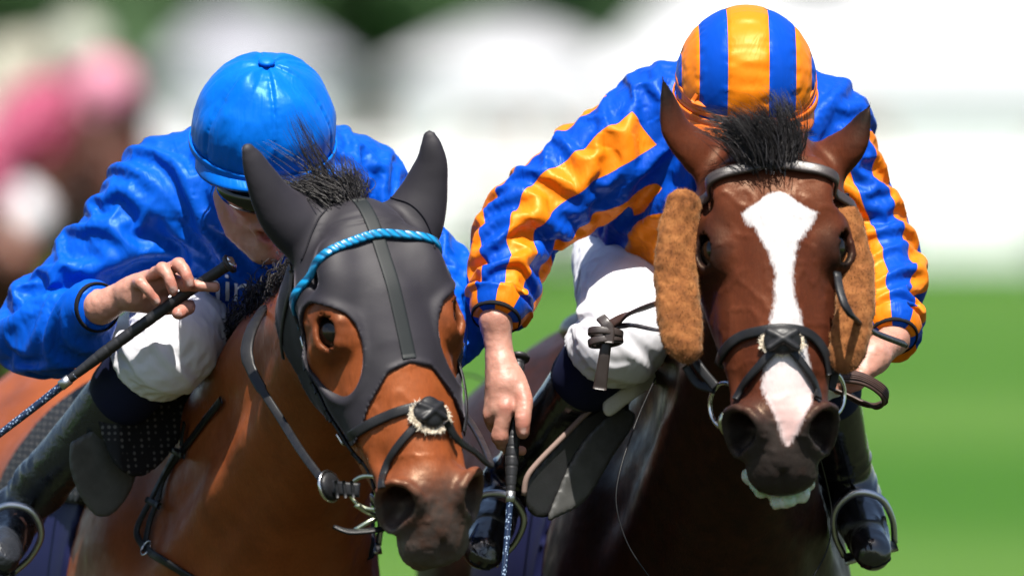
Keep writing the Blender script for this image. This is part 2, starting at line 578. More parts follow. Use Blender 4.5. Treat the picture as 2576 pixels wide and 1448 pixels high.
def tube_mesh(pts, rad, sides=10, closed=False):
    pts = np.asarray(pts, float); n = len(pts)
    rad = np.full(n, rad) if np.isscalar(rad) else np.asarray(rad)
    T = np.gradient(pts, axis=0)
    if closed: T = np.roll(pts, -1, 0) - np.roll(pts, 1, 0)
    T /= np.linalg.norm(T, axis=1, keepdims=True) + 1e-12
    ref = np.array([0.3, 0.5, 0.81]) if abs(T[0] @ unit([.3, .5, .81])) < .9 else np.array([1., 0, 0])
    v = []; u = unit(np.cross(T[0], ref))
    for i in range(n):
        u = unit(u - T[i] * (u @ T[i])); w_ = np.cross(T[i], u)
        for j in range(sides):
            a = 2 * math.pi * j / sides
            v.append(pts[i] + rad[i] * (math.cos(a) * u + math.sin(a) * w_))
    f = []
    for i in range(n if closed else n - 1):
        a, b = i * sides, ((i + 1) % n) * sides
        for j in range(sides): f.append((a + j, a + (j + 1) % sides, b + (j + 1) % sides, b + j))
    if not closed:
        f.append(tuple(reversed(range(sides)))); f.append(tuple(range((n - 1) * sides, n * sides)))
    return np.array(v), f

def join(parts):
    V, F = [], []; o = 0
    for v, f in parts:
        V.append(np.asarray(v)); F += [tuple(int(i) + o for i in q) for q in f]; o += len(v)
    return np.concatenate(V), F

def hit(pix, model, y0=-1.5, it=60):
    """points where the sight lines through layout positions meet a model, with normals"""
    pix = np.asarray(pix, float)
    p = np.array([P(a, b_, y0) for a, b_ in pix]); d = p - CAM; d /= np.linalg.norm(d, axis=1, keepdims=True)
    for _ in range(it):
        p = p + d * (np.clip(model(p), -.05, .12) * .8)[:, None]
    return p, grad(model, p, .004)

def pix(p):
    """layout position of world points"""
    d = p - CAM; z = d @ _fw
    return 1287.5 + (d @ _rt) / z * _dist / PXM, 724 - (d @ _up) / z * _dist / PXM

def d_poly(x, y, pts):
    """signed distance to a polygon in the plane"""
    pts = np.asarray(pts, float); n = len(pts); d = np.full(len(x), 1e18); s = np.ones(len(x))
    for i in range(n):
        a, b_ = pts[i], pts[(i + 1) % n]; e = b_ - a
        wx, wy = x - a[0], y - a[1]
        t = np.clip((wx * e[0] + wy * e[1]) / (e @ e), 0, 1)
        d = np.minimum(d, (wx - e[0] * t) ** 2 + (wy - e[1] * t) ** 2)
        c1, c2, c3 = y >= a[1], y < b_[1], e[0] * wy > e[1] * wx
        fl = (c1 & c2 & c3) | (~c1 & ~c2 & ~c3); s = np.where(fl, -s, s)
    return s * np.sqrt(d)

def plate(name, outline, depth, thick, mat, parent, h=.005, rnd=.004, disp=None):
    """a sheet with a given outline, depth profile y = depth(px, py) and real thickness"""
    o = np.array(outline, float); o = np.array([q[:2] for q in resample(np.c_[np.vstack([o, o[:1]]), np.zeros(len(o) + 1)], 6 * len(o))])[:-1]
    M = Model()
    def fn(p):
        a, b_ = pix(p); dd = d_poly(a, b_, o) * PXM
        q = np.abs(p[:, 1] - depth(a, b_)) - thick
        return -smin(-dd, -q, rnd)
    M.add(fn)
    y = [float(depth(np.array([q[0]]), np.array([q[1]]))[0]) for q in o]
    c = np.array([P(q[0], q[1], yy) for q, yy in zip(o, y)])
    return sdf_obj(name, M, c.min(0) - .02 - thick, c.max(0) + .02 + thick, h, mat, parent, disp=disp)
# ================================================================== SETTING
m, nt, b = base_mat('grass_ground', rough=0.9, spec=0.1)
c = ramp(nt, noise(nt, 0.35, 5, mscale=(1, 0.3, 1)), [(0.3, (0.049, 0.110, 0.015)), (0.55, (0.058, 0.127, 0.019)), (0.8, (0.068, 0.136, 0.026))])
sep = nnode(nt, 'ShaderNodeSeparateXYZ'); tcg = nnode(nt, 'ShaderNodeTexCoord'); lk(nt, tcg.outputs['Object'], sep.inputs[0])
mow = math_n(nt, 'MULTIPLY_ADD', math_n(nt, 'SINE', math_n(nt, 'MULTIPLY_ADD', sep.outputs[1], .165, -7.66)), .5, .5)      # mown in wide stripes
c = mixc(nt, ramp(nt, mow, [(.35, (0, 0, 0)), (.65, (.85, .85, .85))]), c, (.025, .088, .005))
lk(nt, c, b.inputs['Base Color'])
bump(nt, b, noise(nt, 60, 3), 0.6, 0.03)

def flat(name, x0, x1, y0, y1, z, mat):
    return structure(link_mesh(name, [(x0, y0, z), (x1, y0, z), (x1, y1, z), (x0, y1, z)], [(0, 1, 2, 3)], mat, smooth=False))
flat('ground', -700, 700, -60, 1500, 0.0, 'grass_ground')
m, nt, b = base_mat('low_bounce_ground', rough=.95, spec=.1)  # dark, muted ground colour that keeps green bounce light weak
lk(nt, ramp(nt, noise(nt, 2.2, 6), [(.3, (.022, .020, .012)), (.5, (.028, .034, .014)), (.75, (.030, .046, .014))]), b.inputs['Base Color'])
bump(nt, b, noise(nt, 14, 5), .8, .04)
flat('dark_bounce_sheet', -14, 14, -40, 33, 0.004, 'low_bounce_ground')  # unseen sheet added under the horses to cut green bounce from the grass

# ================================================================== HORSES
def nostril_frame(s):
    nn = unit([.50, s * .66, .42]); e1 = unit(np.cross(nn, [.1, s * .9, .25])); e1 = e1 if e1[0] > 0 else -e1
    e2 = np.cross(nn, e1)
    return V3(.507, s * .049, -.058), nn, e1, e2

EYE = lambda s: V3(.210, s * .0840, -.044)
def eye_frame(s):
    a = unit([.12, s * .66, .70]); e1 = unit(V3(1, 0, 0) - a * a[0]); e2 = np.cross(a, e1) * s
    return a, e1, (e2 if e2[2] > 0 else -e2)
def vscale(u): return np.interp(u, [.04, .13, .20, .27, .33, .40, .46, .52], [1.05, 1.12, 1.06, 1.17, 1.28, 1.28, 1.18, 1.10])

def head_model():
    H = Model()
    H.ell((.125, 0, -.075), (.135, .082, .083), .04)
    H.ell((.062, 0, -.085), (.070, .064, .068), .04)
    H.ell((.19, 0, -.058), (.14, .088, .056), .04)
    H.tube([V3(.18, 0, -.052), V3(.33, 0, -.047), V3(.47, 0, -.052)], [.052, .043, .033], .04, n=2)
    H.tube([V3(.24, 0, -.105), V3(.36, 0, -.10), V3(.47, 0, -.088)], [.072, .056, .047], .04, n=2)
    H.ell((.15, 0, -.13), (.13, .062, .10), .04)
    H.ell((.57, 0, -.100), (.0, .0, .0) if False else (.030, .046, .034), .03)
    H.ell((.515, 0, -.083), (.062, .056, .052), .035)
    H.ell((.548, 0, -.152), (.036, .036, .026), .025)
    H.tube([V3(.50, 0, -.14), V3(.36, 0, -.165)], [.030, .030], .03)
    for s in (-1, 1):
        H.ell((.165, s * .048, -.155), (.112, .034, .10), .035)                    # masseter
        H.ell((.19, s * .083, -.032), (.052, .024, .026), .03)                      # brow
        H.tube([V3(.225, s * .091, -.078), V3(.15, s * .091, -.075), V3(.08, s * .072, -.075)], [.024, .020, .022], .03, n=2)
        H.tube([V3(.235, s * .083, -.092), V3(.30, s * .069, -.098), V3(.37, s * .053, -.098)], [.022, .017, .010], .03, n=2)
        H.tube([V3(.25, s * .036, -.215), V3(.36, s * .026, -.172), V3(.47, s * .018, -.142)], [.026, .022, .02], .03, n=2)
        H.tube([V3(.07, s * .05, -.15), V3(.11, s * .052, -.225), V3(.2, s * .045, -.24)], [.03, .028, .026], .04, n=2)
        H.ell((.12, s * .066, -.012), (.045, .022, .02), .03)                       # temple muscle
        H.ell((.33, s * .047, -.067), (.07, .016, .022), .03)                       # muscle beside the nose
        H.tube([V3(.27, s * .062, -.062), V3(.38, s * .052, -.075), V3(.465, s * .052, -.078)], [.008, .008, .012], .02, n=2)
        c, nn, e1, e2 = nostril_frame(s)
        H.ell(c - nn * .012, (.026, .040, .031), .025, M=np.stack([nn, e1, e2]))
        ring = [c + nn * .008 + e1 * .043 * math.cos(t) + e2 * .0290 * math.sin(t) * (1 - .34 * math.cos(t)) for t in np.linspace(0, 2 * math.pi, 13)]
        H.tube(ring, [.0082] * 13, .012, n=1)
        E = EYE(s); ea, eu, ev = eye_frame(s)
        H.ell(E - ea * .001, (.025, .042, .035), .02, M=np.stack([ea, eu, ev]))
        H.ell((.135, s * .083, -.03), (.022, .014, .016), .025, op='s')             # hollow above the eye
        H.ell(c + nn * .010 - e1 * .008, (.036, .027, .0235), .010, op='s', M=np.stack([nn, e1, e2]))
        H.ell(c + nn * .008 + e1 * .014, (.030, .026, .0125), .010, op='s', M=np.stack([nn, e1, e2]))
        H.ell(c - nn * .02 - V3(.02, 0, 0), (.034, .018, .014), .010, op='s', M=np.stack([nn, e1, e2]))
        H.ell(E + ea * .012, (.024, .0300, .0215), .004, op='s', M=np.stack([ea, eu, ev]))   # opening of the lids
        for sg, rr in ((1, .0058), (-1, .0042)):
            pts = [E + eu * (math.sin(t) * .0335) + ea * (.0200 - .012 * math.sin(t) ** 2) + ev * (sg * math.cos(t) * .0225 + .001) for t in np.linspace(-1.15, 1.15, 7)]
            H.tube(pts, [.003] + [rr] * 5 + [.003], .008, n=1)
        H.tube([E - eu * .03 + ev * .014, E - eu * .008 + ea * .010 + ev * .024, E + eu * .018 + ea * .007 + ev * .019], [.004, .006, .003], .012, n=2)
        # corner of the mouth and the slit of the lips
        H.tube([V3(.585, s * .02, -.128), V3(.54, s * .05, -.124), V3(.485, s * .053, -.121)], [.004, .005, .003], .010, op='s', n=2)
    H.tube([V3(.594, -.02, -.128), V3(.598, 0, -.127), V3(.594, .02, -.128)], [.005] * 3, .010, op='s', n=2)
    H.tube([V3(.60, 0, -.085), V3(.575, 0, -.062)], [.004, .002], .012, op='s')
    return H
HEAD = head_model()

class Frame:
    """head frame: u poll -> muzzle, v to the viewer's right, w out of the forehead"""
    def __init__(s, o, u, v):
        s.o = np.asarray(o, float); s.u = unit(u); v = np.asarray(v, float)
        s.v = unit(v - s.u * (v @ s.u)); s.w = np.cross(s.u, s.v)
        s.A = np.stack([s.u, s.v, s.w])
    def loc(s, p): return (p - s.o) @ s.A.T
    def hloc(s, p):
        q = (p - s.o) @ s.A.T; q[:, 1] /= vscale(q[:, 0]); return q
    def wld(s, q): return s.o + np.asarray(q, float) @ s.A
    def hwld(s, q): return s.wld((q[0], q[1] * vscale(q[0]), q[2]))

class Horse: pass

def build_horse(fr, ears, withers, rump, dn=0.0):
    """one continuous implicit body: head, ears, neck, trunk and galloping legs"""
    hz = Horse(); hz.fr = fr
    Mo = Model()
    f = unit([withers[0] - rump[0], withers[1] - rump[1], 0]); lat = V3(f[1] * -1, f[0], 0) * -1
    lat = V3(-f[1], f[0], 0)
    up = V3(0, 0, 1)
    o = V3(withers[0], withers[1], 0)
    def B(l, fw, z): return o + lat * l + f * fw + up * z
    hz.B = B; hz.f = f; hz.lat = lat
    zw = withers[2]; zr = rump[2]; Lr = float(np.linalg.norm((withers - rump)[:2]))
    MB = np.stack([lat, f, up])
    # trunk
    Mo.ell(B(0, -.50, 1.17), (.285, .62, .33), .1, M=MB)
    Mo.ell(B(0, .10, 1.05), (.20, .21, .24), .08, M=MB)
    Mo.tube([B(0, .03, zw - .10), B(0, -.12, zw - .075), B(0, -.35, zw - .12)], [.06, .07, .09], .08, n=2)
    Mo.tube([B(0, -.25, 1.36), B(0, -.7, 1.33), B(0, -Lr + .1, zr - .25)], [.17, .19, .2], .1, n=2)
    Mo.ell(B(0, -Lr, zr - .28), (.265, .36, .28), .1, M=MB)
    Mo.tube([B(0, -Lr + .15, zr - .05), B(0, -Lr - .2, zr - .11)], [.05, .06], .1)
    for s in (-1, 1):
        Mo.ell(B(s * .13, -.03, 1.17), (.115, .17, .30), .09, M=MB)
        Mo.ell(B(s * .11, .15, 1.0), (.09, .10, .14), .05, M=MB)
        Mo.ell(B(s * .15, -Lr - .06, zr - .42), (.14, .27, .28), .1, M=MB)
    # neck
    pw = fr.wld((.095, 0, -.12)); th = fr.wld((.15, 0, -.20))
    c1 = B(0, .02, zw - .13); c0 = B(0, .10, 1.12)
    m1 = (pw + c1) / 2 + V3(0, 0, .035); m0 = (th * .5 + c0 * .5) + V3(0, 0, .01)
    Mo.tube([pw, m1, c1], [.055, .070, .095], .09, n=3)
    Mo.tube([th, m0, c0], [.058, .095, .175], .10, n=3)
    mid0, mid1 = (pw + th) / 2, (c1 + c0) / 2
    Mo.tube([mid0, (m1 + m0) / 2, mid1], [.072, .092, .165], .09, n=3)
    for s in (-1, 1):      # jugular groove and neck muscle
        a_ = th + lat * s * .045; b_ = m0 + lat * s * .085 + V3(0, 0, .02); c_ = c0 + lat * s * .14 + V3(0, 0, .06)
        Mo.tube([a_, b_, c_], [.022, .034, .05], .04, n=3)
        Mo.tube([pw + lat * s * .03 + V3(0, .02, -.03), m1 + lat * s * .055 + V3(0, 0, -.03), B(s * .10, .0, zw - .22)], [.035, .045, .05], .05, n=3)
    # legs: one fore leg reaching to the turf, the others folded in the stride
    def leg(pts, rad): Mo.tube(pts, rad, .04, n=2)
    leg([B(-.13, .06, 1.0), B(-.12, .22, .62), B(-.11, .42, .24), B(-.11, .50, .10)], [.12, .058, .037, .045])
    leg([B(-.11, .50, .11), B(-.11, .55, .045)], [.045, .055])
    leg([B(.13, .06, 1.0), B(.12, .38, .78), B(.12, .20, .46), B(.12, .10, .42)], [.12, .060, .037, .045])
    leg([B(.12, .10, .43), B(.12, .03, .36)], [.045, .055])
    for s, dx in ((-1, 0), (1, .25)):
        leg([B(s * .16, -Lr - .0, .95), B(s * .14, -Lr - .30 + dx, .58), B(s * .13, -Lr - .05 + dx * 1.3, .24), B(s * .13, -Lr + .04 + dx * 1.3, .11)], [.16, .062, .040, .046])
        leg([B(s * .13, -Lr + .04 + dx * 1.3, .11), B(s * .13, -Lr + .09 + dx * 1.3, .05)], [.046, .056])
    # head (in its own frame) and ears
    Mo.merge(HEAD, fr.hloc)
    for e in ears:
        Mo.tube(e['p'], e['r'], .022, n=7, flat=(e['n'], e.get('f', .55)))
        if 'hol' in e: Mo.tube(e['hol'][0], e['hol'][1], .006, op='s', n=3, flat=(e['n'], .8))
    hz.model = Mo
    hz.MB = MB; hz.zw, hz.zr, hz.Lr = zw, zr, Lr
    return hz

def horse_disp(hz):
    """veins and muscle relief"""
    def disp(q):
        l = hz.fr.loc(q)
        onhead = sstep(.02, .10, l[:, 0]) * sstep(-.32, -.26, l[:, 2])
        rid = 1 - np.abs(vnoise(q * 30.0 + 3.1 + .5 * np.stack([vnoise(q * 22), vnoise(q * 22 + 7), vnoise(q * 22 + 13)], 1)))
        vein = sstep(.88, .99, rid) * .0017
        mz = sstep(.42, .50, l[:, 0]) * sstep(-.30, -.26, l[:, 2])
        wr = .0006 * (1 - 2 * np.abs(vnoise(l * V3(190, 80, 130)))) * mz
        return wr + vein * (.35 + .65 * onhead) + .0050 * vnoise(q * 10.0) * (1 - .75 * onhead)
    return disp

def horse_axes(hz, hb=.0046, coarse=.026):
    fr = hz.fr
    pts = np.array([fr.wld((u, v, w_)) for u in (-.06, .62) for v in (-.15, .15) for w_ in (-.27, .12)])
    lo, hi = pts.min(0), pts.max(0)
    al = np.array([hz.B(l, q, z) for l in (-.42, .42) for q in (.75, -hz.Lr - .6) for z in (-.02, 1.75)])
    LO = np.minimum(al.min(0), lo - .1); HI = np.maximum(al.max(0), hi + .12)
    return [axis_pts(LO[i], HI[i], hb, (lo[i], hi[i]), coarse) for i in range(3)]

def coat(name, stops, dark, pale_amt, rough=0.42, sheen=0.15, spec=.34):
    m, nt, b = base_mat(name, rough=rough, spec=spec)
    c = ramp(nt, noise(nt, 7, 5, dist=.4), stops)
    fine = noise(nt, 260, 2, mscale=(1, 1, .22))
    c = mixc(nt, math_n(nt, 'MULTIPLY', fine, .35), c, dark)
    dk = attr(nt, 'dark'); n2 = noise(nt, 45, 4)
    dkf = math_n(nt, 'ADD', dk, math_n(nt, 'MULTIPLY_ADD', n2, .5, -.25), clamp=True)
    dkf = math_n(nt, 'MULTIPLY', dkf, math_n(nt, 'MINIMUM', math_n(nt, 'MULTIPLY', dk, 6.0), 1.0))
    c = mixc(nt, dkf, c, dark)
    gr = attr(nt, 'grey')
    c = mixc(nt, math_n(nt, 'MULTIPLY', gr, math_n(nt, 'MULTIPLY_ADD', n2, .8, .3), clamp=True), c, (.075, .062, .056))
    if pale_amt:
        pa = attr(nt, 'pale')
        e = noise(nt, 420, 2, mscale=(1, 1, .22))
        f = math_n(nt, 'MULTIPLY_ADD', math_n(nt, 'ADD', pa, math_n(nt, 'MULTIPLY_ADD', e, .70, -.35)), 2.4, -.7, clamp=True)
        pk = attr(nt, 'pink')
        wc = mixc(nt, pk, mixc(nt, noise(nt, 240, 3, mscale=(1, 1, .3)), (.36, .34, .34), (.52, .50, .50)), (.46, .31, .29))
        c = mixc(nt, f, c, wc)
    lk(nt, c, b.inputs['Base Color'])
    rr = ramp(nt, noise(nt, 30, 3), [(.3, (rough - .06,) * 3), (.7, (rough + .14,) * 3)])
    lk(nt, rr, b.inputs['Roughness'])
    b.inputs['Specular Tint'].default_value = (1.0, .72, .50, 1)
    b.inputs['Sheen Weight'].default_value = sheen; b.inputs['Sheen Roughness'].default_value = .4
    n1 = bump(nt, None, noise(nt, 330, 3, mscale=(1, 1, .25)), .34, .0014)
    bump(nt, b, noise(nt, 38, 4), .16, .003, n1)
    return m

coat('bay_coat', [(.25, (.150, .034, .008)), (.5, (.245, .058, .014)), (.8, (.310, .082, .022))], (.012, .007, .006), False, rough=.42, sheen=.0)
coat('dark_bay_coat', [(.25, (.050, .0115, .005)), (.55, (.095, .023, .009)), (.85, (.140, .038, .016))], (.006, .004, .004), True, rough=.40, sheen=.0, spec=.20)

m, nt, b = base_mat('horse_eye', (.006, .004, .003), .06, .4); b.inputs['Coat Weight'].default_value = .0
m, nt, b = base_mat('black_hair', (.010, .008, .008), .45, .35)
b.inputs['Sheen Weight'].default_value = .05; b.inputs['Sheen Tint'].default_value = (.5, .5, .6, 1)

# ---- the bay with the hood, on the left
frL = Frame(P(912, 486, -.52), (.25, -.36, -.90), (.91, .36, .12))
def ear(tip, mid, base, n, rr=(.036, .040, .034, .022, .004), f=.55, **kw):
    pts = [base, base * .6 + mid * .4, mid, mid * .45 + tip * .55 + kw.get('bend', V3(0, 0, 0)), tip]
    return dict(p=pts, r=list(rr), n=n, f=f)
earsL = [dict(p=[P(822, 600, -.48), P(765, 575, -.50), P(705, 528, -.525), P(660, 455, -.545), P(638, 405, -.555), P(625, 378, -.56)], r=[.048, .046, .033, .020, .011, .004], n=(.35, -.9, .2), f=.6),
         dict(p=[P(1015, 585, -.43), P(1040, 550, -.43), P(1066, 485, -.43), P(1084, 415, -.435), P(1084, 370, -.44), P(1080, 346, -.44)], r=[.048, .042, .031, .018, .010, .004], n=(-.1, -.95, .2), f=.6)]
wL = P(590, 905, .42); rL = P(205, 895, 1.52)
hL = build_horse(frL, earsL, V3(wL[0], wL[1], 1.60), V3(rL[0], rL[1], rL[2]))

# ---- the dark bay with the blaze, on the right
frR = Frame(P(1935, 290, -.52), (.035, -.37, -.93), (1.0, .03, 0.02))
earsR = [ear(P(1664, 190, -.50), P(1705, 330, -.49), P(1800, 425, -.47), (.4, -.85, .3), (.036, .038, .030, .017, .003)),
         ear(P(2192, 258, -.48), P(2140, 360, -.47), P(2068, 425, -.45), (-.4, -.85, .3), (.034, .036, .029, .017, .003))]
wR = P(1770, 860, .42); rR = P(1500, 842, 1.50)
hR = build_horse(frR, earsR, V3(wR[0], wR[1], 1.62), V3(rR[0], rR[1], rR[2]))

def head_masks(hz, v, kind):
    v_ = v
    l = hz.fr.loc(v); u, s, w_ = l[:, 0], l[:, 1], l[:, 2]; a = np.abs(s)
    near = sstep(.16, .10, a) * sstep(-.30, -.26, w_) * sstep(.66, .62, u) * sstep(-.1, -.02, u)
    muzz = sstep(.42, .52, u - .25 * (w_ + .06)) * near
    eye = np.exp(-(((u - .212) / .036) ** 2 + ((a - .098) / .024) ** 2 + ((w_ + .040) / .026) ** 2) * .8) * near
    ex = hz.B(0, 0, 0)
    if kind == 'L':
        dark = np.clip(.95 * muzz + 1.1 * eye, 0, 1)
        grey = muzz * sstep(-.05, -.10, w_) * .9 + muzz * .35
    else:
        side = sstep(.055, .095, a) * sstep(.05, .25, u) * .40 * near
        jaw = sstep(-.07, -.14, w_) * near * .75
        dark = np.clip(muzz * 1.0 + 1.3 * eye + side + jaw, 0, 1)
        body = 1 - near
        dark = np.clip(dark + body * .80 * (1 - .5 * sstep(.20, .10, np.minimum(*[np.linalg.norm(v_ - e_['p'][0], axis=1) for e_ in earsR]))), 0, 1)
        grey = muzz * .35
    return l, near, dark, grey

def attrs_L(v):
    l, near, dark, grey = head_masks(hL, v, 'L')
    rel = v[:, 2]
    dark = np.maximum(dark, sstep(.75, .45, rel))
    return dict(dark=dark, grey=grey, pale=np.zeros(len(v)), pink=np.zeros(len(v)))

def attrs_R(v):
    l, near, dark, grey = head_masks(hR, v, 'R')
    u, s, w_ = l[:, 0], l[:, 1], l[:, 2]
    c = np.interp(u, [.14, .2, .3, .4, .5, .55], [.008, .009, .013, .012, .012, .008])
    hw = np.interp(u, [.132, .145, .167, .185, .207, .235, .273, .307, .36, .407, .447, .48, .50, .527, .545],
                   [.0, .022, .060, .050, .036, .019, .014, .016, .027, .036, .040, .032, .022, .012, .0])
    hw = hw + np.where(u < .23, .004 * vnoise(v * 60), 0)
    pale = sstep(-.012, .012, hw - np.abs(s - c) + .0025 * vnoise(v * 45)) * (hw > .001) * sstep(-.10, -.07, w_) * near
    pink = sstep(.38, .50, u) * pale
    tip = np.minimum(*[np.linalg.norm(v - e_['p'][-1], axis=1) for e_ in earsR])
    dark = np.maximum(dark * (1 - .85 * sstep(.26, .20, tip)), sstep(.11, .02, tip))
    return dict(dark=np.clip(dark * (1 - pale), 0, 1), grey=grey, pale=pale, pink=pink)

def horse_thing(hz, label, bodymat, at, group):
    root = thing('racehorse', label, 'horse', tuple(hz.B(0, -.4, 0)), group)
    hz.root = root
    sdf_obj('body', hz.model, None, None, None, bodymat, root, disp=horse_disp(hz), attrs=at, ax=horse_axes(hz))
    for s in (-1, 1):
        E = hz.fr.hwld(EYE(s) - eye_frame(s)[0] * .0075)
        me = Model(); me.ell(E, (.0315, .0315, .0315), 0)
        sdf_obj('eye', me, E - .037, E + .037, .003, 'horse_eye', root, smooth_it=1)
    return root

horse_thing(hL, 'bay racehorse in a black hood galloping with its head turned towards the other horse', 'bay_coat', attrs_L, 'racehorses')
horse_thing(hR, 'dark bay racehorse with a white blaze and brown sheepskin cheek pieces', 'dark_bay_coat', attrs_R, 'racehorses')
# ================================================================== JOCKEYS
def satin(name, colour_fn, rough=.48, fine=1.0, seam=True):
    m, nt, b = base_mat(name, rough=rough, spec=.40)
    c = colour_fn(nt)
    lk(nt, mixc(nt, .25, mixc(nt, 1.0, c, (2.6, 3.2, 2.2), 'MULTIPLY'), (.7, .85, 1.0)), b.inputs['Specular Tint'])
    c = mixc(nt, math_n(nt, 'MULTIPLY', noise(nt, 900, 2), .10), c, (0, 0, .02))
    lk(nt, c, b.inputs['Base Color'])
    lk(nt, ramp(nt, noise(nt, 30, 3), [(.3, (rough - .08,) * 3), (.75, (rough + .08,) * 3)]), b.inputs['Roughness'])
    h1 = noise(nt, 24, 2, dist=1.6, mscale=(1.0, .6, .38))
    h2 = noise(nt, 70, 3, dist=1.1, mscale=(1, 1, .5))
    n1 = bump(nt, None, h1, .32 * fine, .010)
    n2 = bump(nt, None, h2, .16 * fine, .003, n1)
    bump(nt, b, noise(nt, 1400, 2, mscale=(1, 1, .25)), .06, .0006, n2)
    return m

BLUE = (.001, .048, .36); ORANGE = (.66, .17, .004)
satin('plain_blue_satin', lambda nt: (lambda r: r)(ramp(nt, noise(nt, 5, 2), [(.3, (.0, .056, .38)), (.7, (.001, .072, .46))])))
def _striped(nt):
    s = attr(nt, 'stripe'); t = attr(nt, 'slv'); dk = attr(nt, 'disc')
    onsl = math_n(nt, 'GREATER_THAN', t, 0.0)
    o = math_n(nt, 'ADD', math_n(nt, 'MULTIPLY', onsl, math_n(nt, 'GREATER_THAN', s, 0.0)),
               math_n(nt, 'MULTIPLY', math_n(nt, 'SUBTRACT', 1.0, onsl), math_n(nt, 'GREATER_THAN', dk, 0.0)), clamp=True)
    c = mixc(nt, o, BLUE, ORANGE)
    # stitched seams where the colours meet
    edge = math_n(nt, 'MULTIPLY', onsl, math_n(nt, 'LESS_THAN', math_n(nt, 'ABSOLUTE', s), .022))
    return mixc(nt, math_n(nt, 'MULTIPLY', edge, .45), c, (.05, .03, .10))
satin('striped_satin', _striped, .47)
def _capstripe(nt):
    o = math_n(nt, 'GREATER_THAN', attr(nt, 'stripe'), 0.0)
    return mixc(nt, o, BLUE, ORANGE)
satin('striped_cap_satin', _capstripe, .46, .5)
satin('blue_cap_satin', lambda nt: ramp(nt, noise(nt, 5, 2), [(.3, (.0, .095, .46)), (.7, (.001, .12, .56))]), .42, .6)

def skin_mat():
    m, nt, b = base_mat('skin', rough=.48, spec=.4)
    c = ramp(nt, noise(nt, 28, 5), [(.25, (.34, .155, .110)), (.55, (.40, .200, .148)), (.8, (.45, .25, .190))])
    c = mixc(nt, math_n(nt, 'MULTIPLY', attr(nt, 'red'), .75), c, (.38, .105, .075))
    c = mixc(nt, attr(nt, 'lip'), c, (.26, .055, .05))
    c = mixc(nt, attr(nt, 'nail'), c, (.48, .31, .27))
    c = mixc(nt, attr(nt, 'inside'), c, (.05, .008, .008))
    c = mixc(nt, math_n(nt, 'MULTIPLY', noise(nt, 420, 2), .12), c, (.2, .08, .06))
    lk(nt, c, b.inputs['Base Color'])
    b.inputs['Subsurface Weight'].default_value = .12; b.inputs['Subsurface Radius'].default_value = (.012, .004, .002)
    b.inputs['Subsurface Scale'].default_value = .6
    n1 = bump(nt, None, noise(nt, 130, 5), .45, .002)
    bump(nt, b, noise(nt, 620, 2), .15, .0006, n1)
skin_mat()

m, nt, b = base_mat('white_breeches', (.80, .80, .82), .55, .3)
lk(nt, ramp(nt, noise(nt, 12, 3), [(.3, (.58, .58, .62)), (.7, (.66, .66, .70))]), b.inputs['Base Color'])
b.inputs['Sheen Weight'].default_value = .2
n1 = bump(nt, None, noise(nt, 13, 3, dist=1.2, mscale=(1, 1, .5)), .35, .010)
bump(nt, b, noise(nt, 900, 2), .12, .0008, n1)
m, nt, b = base_mat('boot_leather', (.008, .008, .010), .16, .6)
lk(nt, ramp(nt, noise(nt, 18, 4), [(.3, (.10,) * 3), (.75, (.30,) * 3)]), b.inputs['Roughness'])
b.inputs['Coat Weight'].default_value = .5; b.inputs['Coat Roughness'].default_value = .08
bump(nt, b, noise(nt, 26, 4, dist=.8), .4, .006)
m, nt, b = base_mat('dull_boot_leather', (.016, .018, .023), .28, .6)
lk(nt, ramp(nt, noise(nt, 14, 4), [(.3, (.16,) * 3), (.75, (.42,) * 3)]), b.inputs['Roughness'])
bump(nt, b, noise(nt, 24, 4, dist=.8), .5, .008)
m, nt, b = base_mat('navy_sock', (.004, .006, .028), .75, .2)
bump(nt, b, noise(nt, 500, 2, mscale=(1, 1, .2)), .3, .001)
base_mat('goggle_black', (.006, .006, .007), .10, .6)
base_mat('black_elastic', (.012, .012, .014), .85, .08)
base_mat('orange_ribbon', (.62, .125, .004), .42, .4)

class Limb:
    """a curve with arc length and a transported frame, for sleeve stripes and folds"""
    def __init__(s, pts, n=4):
        p, _ = catmull(pts, [1] * len(pts), n); s.p = np.array(p)
        s.T = np.gradient(s.p, axis=0); s.T /= np.linalg.norm(s.T, axis=1, keepdims=True)
        s.s = np.concatenate([[0], np.cumsum(np.linalg.norm(np.diff(s.p, axis=0), axis=1))])
        s.L = s.s[-1]
        u = unit(np.cross(s.T[0], [0, 1, 0.01])); U = []
        for t in s.T:
            u = unit(u - t * (u @ t)); U.append(u)
        s.U = np.array(U); s.W = np.cross(s.T, s.U)
    def param(s, q):
        """arc length, angle and distance for points q"""
        a = s.p[:-1]; ab = np.diff(s.p, axis=0); L2 = (ab ** 2).sum(1)
        best = np.full(len(q), 1e9); bi = np.zeros(len(q), int); bt = np.zeros(len(q))
        for i in range(len(a)):
            pa = q - a[i]; t = (pa @ ab[i]) / L2[i]
            if i == 0: tc = np.minimum(t, 1)
            elif i == len(a) - 1: tc = np.maximum(t, 0)
            else: tc = np.clip(t, 0, 1)
            d = np.linalg.norm(pa - np.clip(tc, -3, 3)[:, None] * ab[i], axis=1)
            m = d < best; best[m] = d[m]; bi[m] = i; bt[m] = tc[m]
        sl = s.s[bi] + bt * (s.s[bi + 1] - s.s[bi])
        btc = np.clip(bt, 0, 1)[:, None]
        U = s.U[bi] * (1 - btc) + s.U[bi + 1] * btc; W = s.W[bi] * (1 - btc) + s.W[bi + 1] * btc
        c = s.p[bi] + (s.p[bi + 1] - s.p[bi]) * bt[:, None]
        r = q - c
        return sl, np.arctan2((r * W).sum(1), (r * U).sum(1)), best

